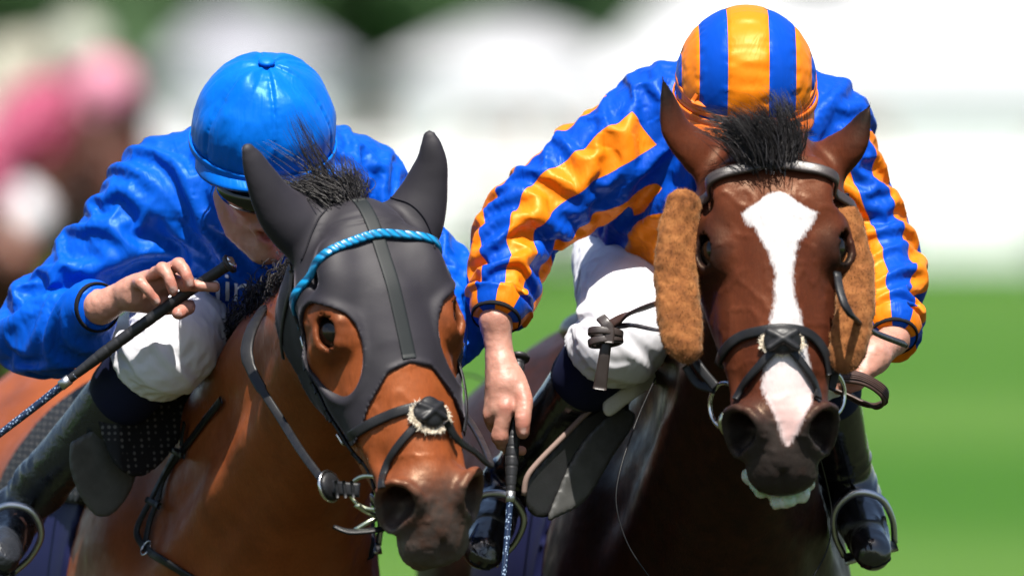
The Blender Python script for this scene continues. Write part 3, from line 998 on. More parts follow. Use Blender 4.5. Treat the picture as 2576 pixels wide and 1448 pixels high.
def billow(q): return np.abs(vnoise(q)) * 2.2 - .7          # round puffs, sharp valleys
def ridge(q): return .75 - np.abs(vnoise(q)) * 2.2           # sharp crests
def sleeve_folds(limb, q, seed, amp=.006):
    sl, an, d = limb.param(q)
    c, s_ = np.cos(an), np.sin(an)
    wv = .35 * vnoise(np.stack([c * 2, s_ * 2, sl * 12], 1) + seed * 1.7)
    # long drapes, diagonal tension folds and tight cross folds that gather at elbow and wrist
    r1 = billow(np.stack([c * 1.6 + sl * 6 + wv, s_ * 1.6 - sl * 4, sl * 4.5 + wv], 1) + seed)
    r3 = ridge(np.stack([c * 1.1 + sl * 10, s_ * 1.1 + sl * 9 + wv, sl * 13 - 1.3 * c], 1) + seed * 3.1)
    r2 = billow(np.stack([c * .9 + wv * 2, s_ * .9, sl * 30 + 1.6 * c + wv * 3], 1) + seed * 2.7)
    g = np.exp(-((sl - limb.L * .55) / .085) ** 2) + .9 * np.exp(-((sl - limb.L) / .05) ** 2) + .12
    return amp * (1.0 * r1 + .75 * r3 + .95 * r2 * g)

def torso_folds(q, seed, amp=.006):
    wq = .5 * np.stack([vnoise(q * 8 + seed), vnoise(q * 8 + seed + 5), vnoise(q * 8 + seed + 9)], 1)
    a = q * np.array([10.0, 4.0, 5.0]) + wq
    b_ = (q @ np.array([[.8, .3, .5], [0, .2, 1], [.6, -.8, 0]]).T) * np.array([20., 7., 7.]) + wq
    return amp * (.9 * billow(a + seed) + .75 * ridge(b_ + seed * 3))

def face_model():
    H = Model()
    H.ell((0, -.012, .028), (.076, .094, .085), .03)
    H.ell((0, .032, -.028), (.060, .058, .082), .03)
    H.tube([V3(0, .070, -.112), V3(0, .074, -.098)], [.020, .018], .02)
    for s in (-1, 1):
        H.tube([V3(s * .058, -.005, -.055), V3(s * .045, .033, -.096), V3(s * .012, .070, -.112)], [.018, .017, .015], .025, n=2)
        H.ell((s * .043, .066, -.020), (.020, .020, .018), .02)
        H.tube([V3(s * .012, .096, .030), V3(s * .045, .080, .030)], [.009, .009], .02)
        H.ell((s * .012, .104, -.032), (.008, .010, .007), .008)
        H.ell((s * .031, .096, .010), (.016, .012, .010), .012, op='s')
        H.ell((s * .031, .082, .010), (.013, .012, .010), .006)
        H.ell((s * .079, -.012, -.005), (.010, .020, .031), .01)
        H.ell((s * .006, .110, -.041), (.004, .006, .004), .004, op='s')
    H.tube([V3(0, .090, .020), V3(0, .106, -.012), V3(0, .114, -.030)], [.008, .0095, .0115], .014, n=2)
    H.tube([V3(-.024, .082, -.064), V3(0, .097, -.056), V3(.024, .082, -.064)], [.004, .0075, .004], .008, n=3)
    H.tube([V3(-.022, .080, -.068), V3(0, .090, -.088), V3(.022, .080, -.068)], [.004, .0085, .004], .008, n=3)
    H.ell((0, .096, -.072), (.019, .022, .0095), .004, op='s')
    return H
FACE = face_model()

class Axes:
    def __init__(s, o, fwd, up):
        s.o = np.asarray(o, float); s.f = unit(fwd); up = np.asarray(up, float)
        s.u = unit(up - s.f * (up @ s.f)); s.r = np.cross(s.f, s.u)
        s.A = np.stack([s.r, s.f, s.u])
    def loc(s, p): return (p - s.o) @ s.A.T
    def wld(s, q): return s.o + np.asarray(q, float) @ s.A

def finger(M, pts, r0=.0098, r1=.0078, k=.004, rr=None):
    n = len(pts); rad = rr or list(np.linspace(r0, r1, n))
    M.tube(pts, rad, k, n=2)
    M.ell(pts[1], (rad[1] * 1.07,) * 3, .006)          # knuckle

def nail_mask(v, nails):
    out = np.zeros(len(v))
    for c, r in nails: out = np.maximum(out, sstep(r, r * .72, np.linalg.norm(v - c, axis=1)))
    return out

class Rider: pass

def rider_body(name, label, J, headax, hands, nails, group, knuckles=()):
    """root, and one continuous skin: head, neck, trunk, arms, hands and legs"""
    jk = Rider(); jk.root = thing('person', label, 'jockey', tuple(J['seat'] * V3(1, 1, 0)), group)
    M = Model()
    M.tube([J['neck'], (J['neck'] + J['pelvis']) / 2 + V3(0, 0, .02), J['pelvis']], [.085, .10, .10], .04, n=2)
    M.tube([J['shR'] * .85 + J['neck'] * .15, J['neck'], J['shL'] * .85 + J['neck'] * .15], [.05, .06, .05], .04, n=2)
    M.tube([headax.wld((0, -.02, -.05)), J['neck']], [.052, .062], .03)
    for a in ('R', 'L'):
        M.tube([J['sh' + a], J['el' + a], J['wr' + a]], [.040, .028, .0240], .02, n=1)
        M.tube([J['hip' + a], J['kn' + a], J['an' + a]], [.07, .05, .036], .03, n=1)
        M.tube([J['an' + a], J['toe' + a]], [.035, .025], .02)
    M.merge(FACE, headax.loc)
    for h in hands: h(M)
    jk.M = M; jk.J = J; jk.ax = headax
    pts = [J[k] for k in J] + [headax.wld((0, .1, -.1)), headax.wld((0, 0, .12))]
    lo = np.min(pts, 0) - .12; hi = np.max(pts, 0) + .12
    def at(v):
        l = headax.loc(v); hd = (np.abs(l[:, 0]) < .09) & (np.abs(l[:, 1]) < .13) & (np.abs(l[:, 2]) < .13)
        lipz = np.exp(-(((l[:, 1] - .090) / .014) ** 2 + (l[:, 0] / .022) ** 2 + (np.minimum(np.abs(l[:, 2] + .058), np.abs(l[:, 2] + .081)) / .007) ** 2))
        ins = sstep(.0, -.006, np.sqrt(((l - V3(0, .096, -.069)) ** 2 / V3(.019, .022, .0075) ** 2).sum(1)) * .0075 - .0095) * (l[:, 1] < .089)
        red = np.exp(-((np.abs(l[:, 0]) - .045) / .02) ** 2 - ((l[:, 2] + .03) / .025) ** 2 - ((l[:, 1] - .07) / .04) ** 2) + .8 * np.exp(-(l[:, 0] / .016) ** 2 - ((l[:, 2] + .03) / .018) ** 2 - ((l[:, 1] - .11) / .015) ** 2)
        nl = nail_mask(v, nails)
        tip = np.zeros(len(v))
        for c, r in nails: tip = np.maximum(tip, sstep(.03, .010, np.linalg.norm(v - c, axis=1)))
        for c in knuckles: tip = np.maximum(tip, .8 * sstep(.019, .006, np.linalg.norm(v - c, axis=1)))
        return dict(lip=lipz * hd, inside=ins * hd, red=np.clip(red * hd + .6 * tip, 0, 1), nail=nl * .8)
    sdf_obj('body', M, lo, hi, .0034, 'skin', jk.root, attrs=at, disp=lambda q: .0007 * (1 - 2 * np.abs(vnoise(q * V3(75, 75, 45)))) + .0004 * vnoise(q * 210))
    return jk

def cap(jk, cen, rad, mat, axes, stripes=False):
    """silk-covered helmet: dome, peak, button"""
    D = Model()
    def dome(p):
        q = axes.loc(p) - cen
        return d_ell(q, V3(0, 0, 0), I3, np.asarray(rad))
    D.add(dome)
    def post(p, d):
        q = axes.loc(p) - cen
        cut = -(q[:, 2] + .030 - .10 * np.maximum(-q[:, 1], 0) * 0)
        an = np.arctan2(q[:, 0], q[:, 1] + 1e-9)
        if stripes:
            x = np.abs(q[:, 0]); s = np.minimum(np.minimum(np.abs(x - .033), np.abs(x - .077)), np.abs(x - .104))
            pk = vnoise(np.stack([q[:, 0] * 12, q[:, 1] * 110, q[:, 2] * 110], 1)) * np.exp(-((s) / .010) ** 2) * .0016
            d = d + .0016 * np.exp(-(s / .0022) ** 2) - pk - .0024 * vnoise(np.stack([q[:, 0] * 25, q[:, 1] * 60, q[:, 2] * 60], 1)) * (x < .034)
        else:
            sd_ = np.abs(((an + math.pi / 6) / (math.pi / 3)) % 1 - .5) * (math.pi / 3)   # angle to nearest seam (0 at seam)
            rr = np.hypot(q[:, 0], q[:, 1]); s = (sd_) * rr
            pk = vnoise(np.stack([q[:, 2] * 190, an * 2, rr * 190], 1)) * np.exp(-(s / .010) ** 2) * .0009
            top = np.exp(-(rr / .05) ** 2)
            pk = pk + .0016 * (.5 - np.abs(vnoise(np.stack([an * 7, q[:, 2] * 22, an * 2 + q[:, 2] * 9], 1)))) + .0010 * (.5 - np.abs(vnoise(np.stack([an * 16 + q[:, 2] * 30, q[:, 2] * 40, an * 4], 1))))
            d = d + .0034 * np.exp(-(s / .0030) ** 2) - pk - .0060 * top * np.cos(an * 6 + 1) * (rr / .05) - .0050 * vnoise(q * V3(24, 24, 12)) * sstep(-.02, .05, q[:, 2])
        return np.maximum(d, cut)
    lo = axes.wld(cen) - max(rad) - .02; hi = axes.wld(cen) + max(rad) + .02
    def at(v):
        q = axes.loc(v) - cen; x = np.abs(q[:, 0])
        return dict(stripe=np.maximum(.033 - x, np.minimum(x - .077, .104 - x)) * 10)
    o = sdf_obj('cap', D, lo, hi, .0030, mat, jk.root, post=post, margin=.006, attrs=at if stripes else None)
    # peak: a curved, slightly drooping plate ahead of the rim
    n, mseg = 28, 6; v = []
    for lay in (0, 1):
        for i in range(n + 1):
            a = math.radians(-78 + 156 * i / n)
            for j in range(mseg + 1):
                t = j / mseg
                ext = .024 * math.cos(a * 1.12) ** .8 if abs(a * 1.12) < math.pi / 2 else 0
                r = 1 + 0 * t
                x = math.sin(a) * (rad[0] - .001 + ext * t * .55); y = math.cos(a) * (rad[1] - .001) * .985 + ext * t
                z = -.027 - .006 * t * t - .05 * (x / rad[0]) ** 2 * t * .35 - .0045 * lay
                v.append(axes.wld(V3(x, y, z) + cen))
    f = []; W_ = mseg + 1; K = (n + 1) * W_
    for i in range(n):
        for j in range(mseg):
            a = i * W_ + j
            f.append((a, a + 1, a + W_ + 1, a + W_)); f.append((K + a, K + a + W_, K + a + W_ + 1, K + a + 1))
    for i in range(n):
        a = i * W_ + mseg; f.append((a, K + a, K + a + W_, a + W_))
        a = i * W_; f.append((a, a + W_, K + a + W_, K + a))
    for i in (0, n):
        for j in range(mseg):
            a = i * W_ + j; f.append((a, K + a, K + a + 1, a + 1) if i == 0 else (a, a + 1, K + a + 1, K + a))
    pk = link_mesh('peak', np.array(v), f, 'orange_ribbon' if stripes else mat, o)
    # band round the rim
    ring = np.array([axes.wld(V3(math.sin(a) * (rad[0] + .001), math.cos(a) * (rad[1] + .001), -.026) + cen) for a in np.linspace(0, 2 * math.pi, 65)[:-1]])
    nr = np.array([unit(p - axes.wld(cen - V3(0, 0, .026))) for p in ring])
    v, f = strap_mesh(ring, nr, .012, .003, closed=True)
    link_mesh('cap_band', v, f, 'orange_ribbon' if stripes else mat, o)
    if not stripes:
        bt = Model(); c = axes.wld(cen + V3(0, 0, rad[2] + .001)); bt.ell(c, (.014, .014, .006), 0, M=axes.A)
        sdf_obj('button', bt, c - .02, c + .02, .002, mat, o)
    # goggles on a strap
    G = Model()
    gc = V3(0, .048, -.006)
    G.add(lambda p: d_ell(axes.loc(p), gc, I3, np.array([.082, .071, .037])))
    def gp(p, d):
        q = axes.loc(p); return np.maximum(np.maximum(d, .066 - q[:, 1] - .6 * (np.abs(q[:, 0]))), -d_ell(q, gc - V3(0, .014, 0), I3, np.array([.078, .060, .05])))
    c = axes.wld(gc); gl = sdf_obj('goggles', G, c - .12, c + .12, .0034, 'goggle_black', jk.root, post=gp, margin=.02)
    st = np.array([axes.wld(V3(math.sin(a) * .0835, math.cos(a) * .098 - .012, .012) ) for a in np.radians(np.linspace(50, 310, 40))])
    nr = np.array([unit(p - axes.wld(V3(0, -.012, .012))) for p in st])
    v, f = strap_mesh(st, nr, .018, .002)
    link_mesh('strap', v, f, 'black_elastic', gl)
    return o

def silks(jk, mat, radii, torso, seed, stripes=None, disc=None, arms=('R', 'L'), amp=.115, h=.0092):
    """loose satin jacket with sleeves gathered at the wrists"""
    J = jk.J; M = Model()
    for (pts, rad, fl) in torso: M.tube(pts, rad, .05, n=3, flat=fl)
    jk.limbs = {}
    for a in arms:
        sh, el, wr = J['sh' + a], J['el' + a], J['wr' + a]
        r = radii[a]
        bow = J.get('bow' + a, V3(0, 0, 0))
        pts = [sh, (sh + el) / 2 + bow, el, el * .45 + wr * .55 + bow * .5, wr * .84 + el * .16, wr * .92 + el * .08, wr]
        M.tube(pts, r, .022, n=4)
        jk.limbs[a] = Limb(pts)
    jk.silk = M
    def post(p, d):        # open at the wrists
        for a in arms:
            lb = jk.limbs[a]; r_ = p - lb.p[-1].astype(np.float32)
            m = (r_ ** 2).sum(1) < .0081
            if m.any(): d = d.copy(); d[m] = np.maximum(d[m], r_[m] @ lb.T[-1])
        return d
    def disp(q):
        ff = torso_folds(q, seed, .006)
        for a in arms:
            lb = jk.limbs[a]; sl, an, ds = lb.param(q)
            m = (ds < .11) & (sl > -.03)
            wgt = sstep(.11, .075, ds[m]) * sstep(-.03, .05, sl[m])
            ff[m] = ff[m] * (1 - wgt) + wgt * sleeve_folds(lb, q[m], seed + (3 if a == 'L' else 0), .0055)
        return ff
    def cloth(v, f):
        pin = np.zeros(len(v)); al = {}
        for a in arms:
            lb = jk.limbs[a]; sl, an, ds = lb.param(v)
            pin = np.maximum(pin, sstep(lb.L - .042, lb.L - .024, sl) * (ds < .06))
        def grow(mid, dr):
            # cloth is over-long across one diagonal, so the folds run along the other
            N = unit([.80, .15, .58]) if seed < 4 else unit([.75, .1, -.65])
            g = 1.0 + amp * (.15 + 1.9 * (dr @ N) ** 2)
            for a in arms:
                lb = jk.limbs[a]; sl, an, ds = lb.param(mid)
                m = (ds < .10) & (sl > 0)
                i = np.clip(np.searchsorted(lb.s, sl[m]) - 1, 0, len(lb.T) - 1)
                T = lb.T[i]; rad = mid[m] - lb.p[i]; rad = rad - T * (rad * T).sum(1, keepdims=True)
                B = np.cross(T, rad); B /= np.linalg.norm(B, axis=1, keepdims=True) + 1e-9
                tw = (.9 * np.cos(sl[m] * 14 + seed))[:, None]
                h_ = T + B * tw; h_ /= np.linalg.norm(h_, axis=1, keepdims=True)
                gather = .75 + .8 * np.exp(-((sl[m] - lb.L * .55) / .09) ** 2) + .7 * np.exp(-((sl[m] - lb.L) / .06) ** 2)
                g[m] = 1 + amp * gather * (.12 + 1.8 * (dr[m] * h_).sum(1) ** 2)
            return g
        return drape(v, f, grow, disp(v), pin, 170, -.022, .034, .26)
    def fine(v, f, r0):
        hot = np.full(len(v), .35); pin = np.zeros(len(v))
        for a in arms:
            lb = jk.limbs[a]; sl, an, ds = lb.param(r0); on = ds < .11
            hot = np.maximum(hot, on * (np.exp(-((sl - lb.L * .55) / .10) ** 2) + np.exp(-((sl - lb.L) / .07) ** 2) + .8 * np.exp(-((sl - .035) / .045) ** 2)))
            pin = np.maximum(pin, sstep(lb.L - .042, lb.L - .024, sl) * (ds < .06))
        sd_ = .0014 * hot * ridge(r0 @ np.array([[.8, -.6, 0], [.4, .5, .77], [-.45, -.6, .66]]) * V3(40, 12, 12) + seed) + .0008 * hot * billow(r0 @ np.array([[.7, .7, 0], [-.5, .5, .7], [.5, -.5, .7]]) * V3(46, 20, 20) + seed)
        return drape(v, f, lambda m, d: 1.024 + 0 * m[:, 0], sd_, pin, 34, -.006, .006, .16)
    jk.disp = disp
    allp = np.concatenate([np.array(l.p) for l in jk.limbs.values()] + [np.array(t[0]) for t in torso])
    lo = allp.min(0) - .24; hi = allp.max(0) + .24
    def at(v):
        out = dict(stripe=np.zeros(len(v)), slv=np.full(len(v), -1.0), disc=np.full(len(v), -1.0))
        bs = np.full(len(v), 1e9)
        for a in arms:
            sl, an, ds = jk.limbs[a].param(v)
            m = ds < bs; bs[m] = ds[m]
            nst, ph = (stripes or {}).get(a, (4, 0))
            out['stripe'][m] = np.sin(nst * an + ph)[m]
            rr = np.interp(sl, [0, .1, .2], [.15, .12, .12])
            out['slv'][m] = np.minimum((sl - .035) * 20, (.105 - ds) * 20)[m]
        if disc is not None: out['disc'] = disc(v)
        return out
    return sdf_obj('silks', M, lo, hi, h, mat, jk.root, post=post, cloth=cloth, fine=fine, subdiv=1, attrs=at)

def cuff_bands(jk, garment, arms, r=.0375):
    for a in arms:
        lb = jk.limbs[a]; c = lb.p[-1] - lb.T[-1] * .011; t = lb.T[-1]
        u = lb.U[-1]; w_ = lb.W[-1]
        ring = np.array([c + r * (math.cos(k) * u + math.sin(k) * w_) for k in np.linspace(0, 2 * math.pi, 33)[:-1]])
        nr = (ring - c) / r
        v, f = strap_mesh(ring, nr, .018, .0035, closed=True)
        link_mesh('cuff_band', v, f, 'black_elastic', garment)

def breeches(jk, rad=(.108, .090, .074, .070), seat=.15, amp=.0075, seed=1.3):
    J = jk.J; M = Model()
    M.tube([J['pelvis'], J['pelvis'] * .6 + J['neck'] * .4], [seat, .125], .05)
    for a in ('R', 'L'):
        M.tube([J['hip' + a], J['hip' + a] * .5 + J['kn' + a] * .5, J['kn' + a], J['kn' + a] * .84 + J['an' + a] * .16], list(rad), .04, n=3)
    def disp(q):
        ff = torso_folds(q * .8, seed, .0035)
        for a in ('R', 'L'):
            ax = unit(J['an' + a] - J['kn' + a]); t = (q - J['kn' + a]) @ ax
            nd = np.linalg.norm(q - J['kn' + a], axis=1) < .2
            L = np.linalg.norm(J['an' + a] - J['kn' + a]) * .19
            g = np.exp(-((t - L) / .022) ** 2) * nd
            r1 = q - J['kn' + a] - t[:, None] * ax
            e1 = unit(np.cross(ax, [0, 1, .1])); an = np.arctan2(r1 @ np.cross(ax, e1), r1 @ e1)
            ff = ff + g * .004 * np.sin(an * 26 + 2 * np.sin(an * 3))
        return ff
    def post(p, d):
        for a in ('R', 'L'):
            ax = unit(J['an' + a] - J['kn' + a]); r_ = p - J['kn' + a]
            t = r_ @ ax - np.linalg.norm(J['an' + a] - J['kn' + a]) * .165
            d = np.where((r_ ** 2).sum(1) < .04, np.maximum(d, t), d)
        return d
    def cloth(v, f):
        tt = np.minimum(*[np.abs((v - J['kn' + a]) @ unit(J['an' + a] - J['kn' + a]) - np.linalg.norm(J['an' + a] - J['kn' + a]) * .17) + 10 * (np.linalg.norm(v - J['kn' + a], axis=1) > .2) for a in ('R', 'L')])
        hem = np.exp(-(tt / .03) ** 2)
        return drape(v, f, lambda m, d: 1.038 + 0 * m[:, 0], disp(v), .5 * hem, 90, -.008, .014, .3)
    pts = np.array([J['pelvis'], J['neck'], J['hipR'], J['hipL'], J['knR'], J['knL']])
    jk.br = M
    return sdf_obj('breeches', M, pts.min(0) - .2, pts.max(0) + .2, .0072, 'white_breeches', jk.root, post=post, cloth=cloth, subdiv=1, one=True)

def boot(jk, a, mat, sole='black_elastic', r=(.054, .050, .040), sock=True):
    J = jk.J; k, an, toe = J['kn' + a], J['an' + a], J['toe' + a]
    heel = an + (an - toe) * .28 + unit(an - k) * .045
    M = Model()
    top = k * .78 + an * .22
    M.tube([top, k * .5 + an * .5, an], list(r), .03, n=3)
    M.tube([heel + unit(k - an) * .02, an + unit(an - k) * .02, (an + toe) / 2, toe], [.030, .040, .036, .027], .03, n=2)
    ax = unit(an - k); L = np.linalg.norm(an - k)
    def post(p, d): return np.maximum(d, -((p - k.astype(np.float32)) @ ax.astype(np.float32) - L * .22))
    def disp(q):
        t = (q - k) @ ax; g = np.exp(-((t - L * .86) / .045) ** 2)
        return (.0055 * g * (1 - 2 * np.abs(vnoise(np.stack([q @ unit(np.cross(ax, [0, 1, 0])) * 9, t * 42, q[:, 1] * 9], 1)))) + .0015 * vnoise(q * 22)) * sstep(L * .22, L * .27, t)
    pts = np.array([k, an, toe, heel])
    bt = sdf_obj('boot', M, pts.min(0) - .09, pts.max(0) + .09, .0042, mat, jk.root, post=post, disp=disp, one=True)
    # sole
    S = Model(); dn = unit(an - k); dn = unit(dn - unit(toe - heel) * (dn @ unit(toe - heel)))
    S.tube([heel + dn * .022, (heel + toe) / 2 + dn * .026, toe + dn * .018], [.030, .034, .028], .01, n=3, flat=(dn, .25))
    sdf_obj('sole', S, pts.min(0) - .09, pts.max(0) + .09, .005, sole, bt)
    if sock:
        K = Model(); K.tube([k, k * .70 + an * .30], [.064, .058], .01)
        pts = np.array([k, an])
        sdf_obj('sock', K, pts.min(0) - .09, pts.max(0) + .09, .006, 'navy_sock', jk.root)
    return bt

Z1 = lambda zx, zy, y: P((420 + zx / 3.62) * .67057, (900 + zy / 3.62) * .67057, y)
Z2 = lambda zx, zy, y: P((1700 + zx / 2.228) * .67057, (1100 + zy / 2.228) * .67057, y)
Z4 = lambda zx, zy, y: P((3050 + zx / 1.51) * .67057, (1200 + zy / 1.51) * .67057, y)

# ---------------------------------------------------------------- jockey in plain blue
JL = dict(neck=P(690, 420, .10), pelvis=P(610, 690, .52), seat=P(610, 690, .52),
          shR=P(392, 460, .12), elR=P(102, 780, .12), wrR=P(250, 772, -.05),
          shL=P(900, 450, .15), elL=P(1120, 715, .10), wrL=P(1010, 900, -.16),
          hipR=P(500, 720, .45), knR=P(432, 848, .05), anR=P(40, 1290, .34), toeR=P(5, 1400, .14),
          hipL=P(720, 720, .45), knL=P(860, 900, .08), anL=P(860, 1250, .34), toeL=P(900, 1370, .18))
axL = Axes(P(660, 420, -.13), (.16, -.85, -.50), (.05, -.50, .86))
def hand_LR(M):
    W = P(262, 770, -.06)
    W2 = Z1(120, 770, -.075)
    M.tube([JL['wrR'], W, W2, Z1(300, 740, -.09)], [.027, .026, .0235, .026], .012, n=2)
    M.tube([Z1(300, 720, -.09), Z1(520, 640, -.09), Z1(780, 590, -.085)], [.026, .024, .017], .012, n=2)
    mcp = [Z1(330, 600, -.110), Z1(490, 520, -.105), Z1(650, 480, -.100), Z1(810, 530, -.098)]
    for q in mcp: M.tube([Z1(220, 720, -.085), q], [.016, .0115], .012)
    finger(M, [mcp[0], Z1(385, 580, -.145), Z1(515, 715, -.152), Z1(605, 835, -.148)], .0095, .0072)
    finger(M, [mcp[1], Z1(690, 395, -.148), Z1(790, 560, -.160), Z1(832, 690, -.158)], .0105, .0082)
    finger(M, [mcp[2], Z1(905, 335, -.142), Z1(1010, 480, -.158), Z1(1052, 605, -.156)], .0108, .0085)
    finger(M, [mcp[3], Z1(985, 605, -.135), Z1(1210, 620, -.142), Z1(1400, 638, -.142)], .0110, .0080)
    M.tube([Z1(330, 800, -.085), Z1(700, 900, -.090), Z1(1040, 900, -.122), Z1(900, 990, -.150)], [.020, .0145, .0115, .0105], .008, n=3)
nails_L = [(Z1(612, 835, -.156), .0062), (Z1(836, 672, -.167), .0068), (Z1(1056, 580, -.166), .0070), (Z1(915, 1005, -.162), .0060)]

def fist(M, wr, d, side, up, s=1.0):
    """a closed hand on the reins: palm, four curled fingers, thumb on top"""
    d, side, up = unit(d), unit(side), unit(up)
    M.tube([wr, wr + d * .045, wr + d * .082], [.024, .029, .028], .012, n=2, flat=(up, .75))
    for i, q in enumerate((-.03, -.010, .010, .029)):
        a = wr + d * .085 + side * q
        finger(M, [a, a + d * .032 - up * .010, a + d * .026 - up * .040, a + d * .0 - up * .042], .0100, .0080)
    M.tube([wr + d * .03 + side * .03, wr + d * .07 + side * .045 + up * .012, wr + d * .10 + side * .022 + up * .014, wr + d * .115 + side * .005 + up * .005], [.014, .0125, .011, .009], .008, n=2)

hand_LL = lambda M: fist(M, JL['wrL'], (-.25, -.85, -.35), (.9, -.2, .1), (0, -.35, .9))
jkL = rider_body('person', 'jockey in plain royal blue silks and cap crouching over the bay horse', JL, axL, [hand_LR, hand_LL], nails_L, 'jockeys', [Z1(385, 580, -.145), Z1(690, 395, -.148), Z1(905, 335, -.142), Z1(1000, 610, -.135), Z1(1060, 900, -.122)])
capL = cap(jkL, V3(0, -.008, .068), (.115, .122, .121), 'blue_cap_satin', axL)
slkL = silks(jkL, 'plain_blue_satin', dict(R=[.080, .074, .068, .058, .047, .033, .030], L=[.080, .076, .076, .060, .048, .034, .032]),
             [([P(690, 440, .10), P(660, 540, .22), P(620, 660, .48)], [.125, .150, .145], ((1, 0, 0), 1.28)),
              ([P(420, 430, .13), P(680, 420, .14), P(880, 430, .16)], [.085, .105, .085], None)], 2.0)
cuff_bands(jkL, slkL, ('R', 'L'))
breeches(jkL)
boot(jkL, 'R', 'dull_boot_leather'); boot(jkL, 'L', 'dull_boot_leather')

# ---------------------------------------------------------------- jockey in orange and blue
JR = dict(neck=P(1890, 300, .10), pelvis=P(1770, 600, .55), seat=P(1770, 600, .55),
          shR=P(1640, 275, .12), elR=P(1308, 535, .04), wrR=P(1246, 805, -.10),
          shL=P(2062, 290, .12), elL=P(2212, 590, .06), wrL=P(2246, 852, -.12),
          hipR=P(1610, 600, .46), knR=P(1565, 825, .04), anR=P(1262, 1235, .28), toeR=P(1215, 1385, .06),
          hipL=P(1890, 620, .46), knL=P(2050, 870, .06), anL=P(2140, 1240, .26), toeL=P(2195, 1385, .04),
          bowR=P(1440, 388, .1) - P(1446, 400, .1))
axR = Axes(P(1874, 268, -.12), (.02, -.90, -.43), (.02, -.43, .90))
def hand_RR(M):
    M.tube([JR['wrR'], Z2(375, 420, -.105), Z2(395, 570, -.115), Z2(440, 760, -.13)], [.0245, .0225, .0225, .027], .012, n=2)
    M.tube([Z2(395, 600, -.115), Z2(420, 780, -.125), Z2(395, 960, -.135)], [.020, .026, .024], .012, n=2, flat=((0, 1, 0), .7))
    mcp = [Z2(440, 950, -.152), Z2(375, 985, -.145), Z2(335, 985, -.125), Z2(325, 930, -.105)]
    for q in mcp: M.tube([Z2(400, 600, -.118), q], [.014, .0125], .014)
    M.ell(Z2(320, 1035, -.135), (.012, .012, .013), .01)
    finger(M, [mcp[0], Z2(388, 1195, -.150), Z2(450, 1290, -.128), Z2(572, 1312, -.118)], rr=[.0135, .0120, .0095, .0078])
    finger(M, [mcp[1], Z2(340, 1100, -.125), Z2(430, 1180, -.098), Z2(590, 1140, -.100)], .0112, .0082)
    finger(M, [mcp[2], Z2(320, 1060, -.100), Z2(430, 1110, -.080), Z2(600, 1040, -.090)], .0108, .0080)
    finger(M, [mcp[3], Z2(330, 1000, -.080), Z2(430, 1030, -.068), Z2(580, 980, -.080)], .0098, .0072)
    M.tube([Z2(500, 700, -.125), Z2(590, 880, -.150), Z2(580, 1050, -.166), Z2(582, 1160, -.166)], [.018, .0145, .0128, .0105], .008, n=3)
nails_R = [(Z2(590, 1150, -.180), .0068)]
def hand_RL(M):
    M.tube([JR['wrL'], Z4(400, 150, -.15), Z4(330, 210, -.19)], [.025, .025, .027], .012, n=2)
    M.tube([Z4(330, 200, -.19), Z4(270, 270, -.21)], [.028, .024], .012)
    for i, (a, b_) in enumerate((((250, 240), (180, 300)), ((240, 270), (170, 330)), ((240, 300), (170, 360)))):
        finger(M, [Z4(*a, -.21 + .01 * i), Z4(a[0] - 50, a[1] + 20, -.23), Z4(*b_, -.235), Z4(b_[0] - 20, b_[1] + 30, -.22)], .0100, .008)
    finger(M, [Z4(285, 300, -.215), Z4(255, 355, -.222), Z4(200, 388, -.228), Z4(140, 397, -.228)], .0105, .0078)
    M.tube([Z4(370, 220, -.19), Z4(325, 270, -.215), Z4(270, 310, -.235), Z4(220, 330, -.24)], [.017, .0125, .0115, .009], .008, n=2)
jkR = rider_body('person', 'jockey in orange and blue striped silks crouching over the dark bay horse', JR, axR, [hand_RR, hand_RL], nails_R, 'jockeys', [Z2(440, 950, -.16), Z2(320, 1035, -.14), Z2(388, 1195, -.155), Z2(590, 880, -.155), Z2(580, 1050, -.17), Z2(572, 1312, -.118)])
capR = cap(jkR, V3(0, -.008, .042), (.113, .124, .120), 'striped_cap_satin', axR, True)
dc = P(1700, 600, .1)
def disc_fn(v):
    # round spot on the chest
    px = (v - P(1700, 572, .2)) / V3(.080, 9, .060)
    return (1 - np.sqrt(px[:, 0] ** 2 + px[:, 2] ** 2)) * 3
slkR = silks(jkR, 'striped_satin', dict(R=[.084, .076, .068, .052, .050, .034, .031], L=[.076, .068, .062, .056, .052, .034, .031]),
             [([P(1890, 330, .10), P(1810, 450, .20), P(1760, 585, .46)], [.120, .148, .140], ((1, 0, 0), 1.25)),
              ([P(1690, 240, .13), P(1880, 250, .14), P(2060, 270, .14)], [.082, .105, .082], None)], 5.0,
             stripes=dict(R=(4, .9), L=(4, 1.0)), disc=disc_fn)
cuff_bands(jkR, slkR, ('R', 'L'))
breeches(jkR, seed=4.1)
boot(jkR, 'R', 'boot_leather'); boot(jkR, 'L', 'boot_leather')
# ================================================================== TACK AND OTHER THINGS
def leather(name, col, rough=.38, sp=.5):
    m, nt, b = base_mat(name, col, rough, sp)
    lk(nt, ramp(nt, noise(nt, 60, 4), [(.3, (rough - .08,) * 3), (.75, (rough + .15,) * 3)]), b.inputs['Roughness'])
    lk(nt, ramp(nt, noise(nt, 35, 4), [(.3, tuple(x * .75 for x in col)), (.7, tuple(x * 1.25 for x in col))]), b.inputs['Base Color'])
    bump(nt, b, noise(nt, 420, 3), .25, .0008)
leather('black_leather', (.009, .009, .010), .44, .28)
leather('brown_leather', (.032, .024, .022), .40)
leather('grey_leather', (.060, .060, .058), .50)
leather('dark_saddle_leather', (.010, .010, .011), .34)
leather('brown_rubber', (.040, .018, .012), .50)
base_mat('steel', (.62, .62, .60), .22, .5, 1.0)
base_mat('alloy', (.50, .51, .52), .38, .5, 1.0)
base_mat('green_steel', (.50, .54, .40), .30, .5, 1.0)
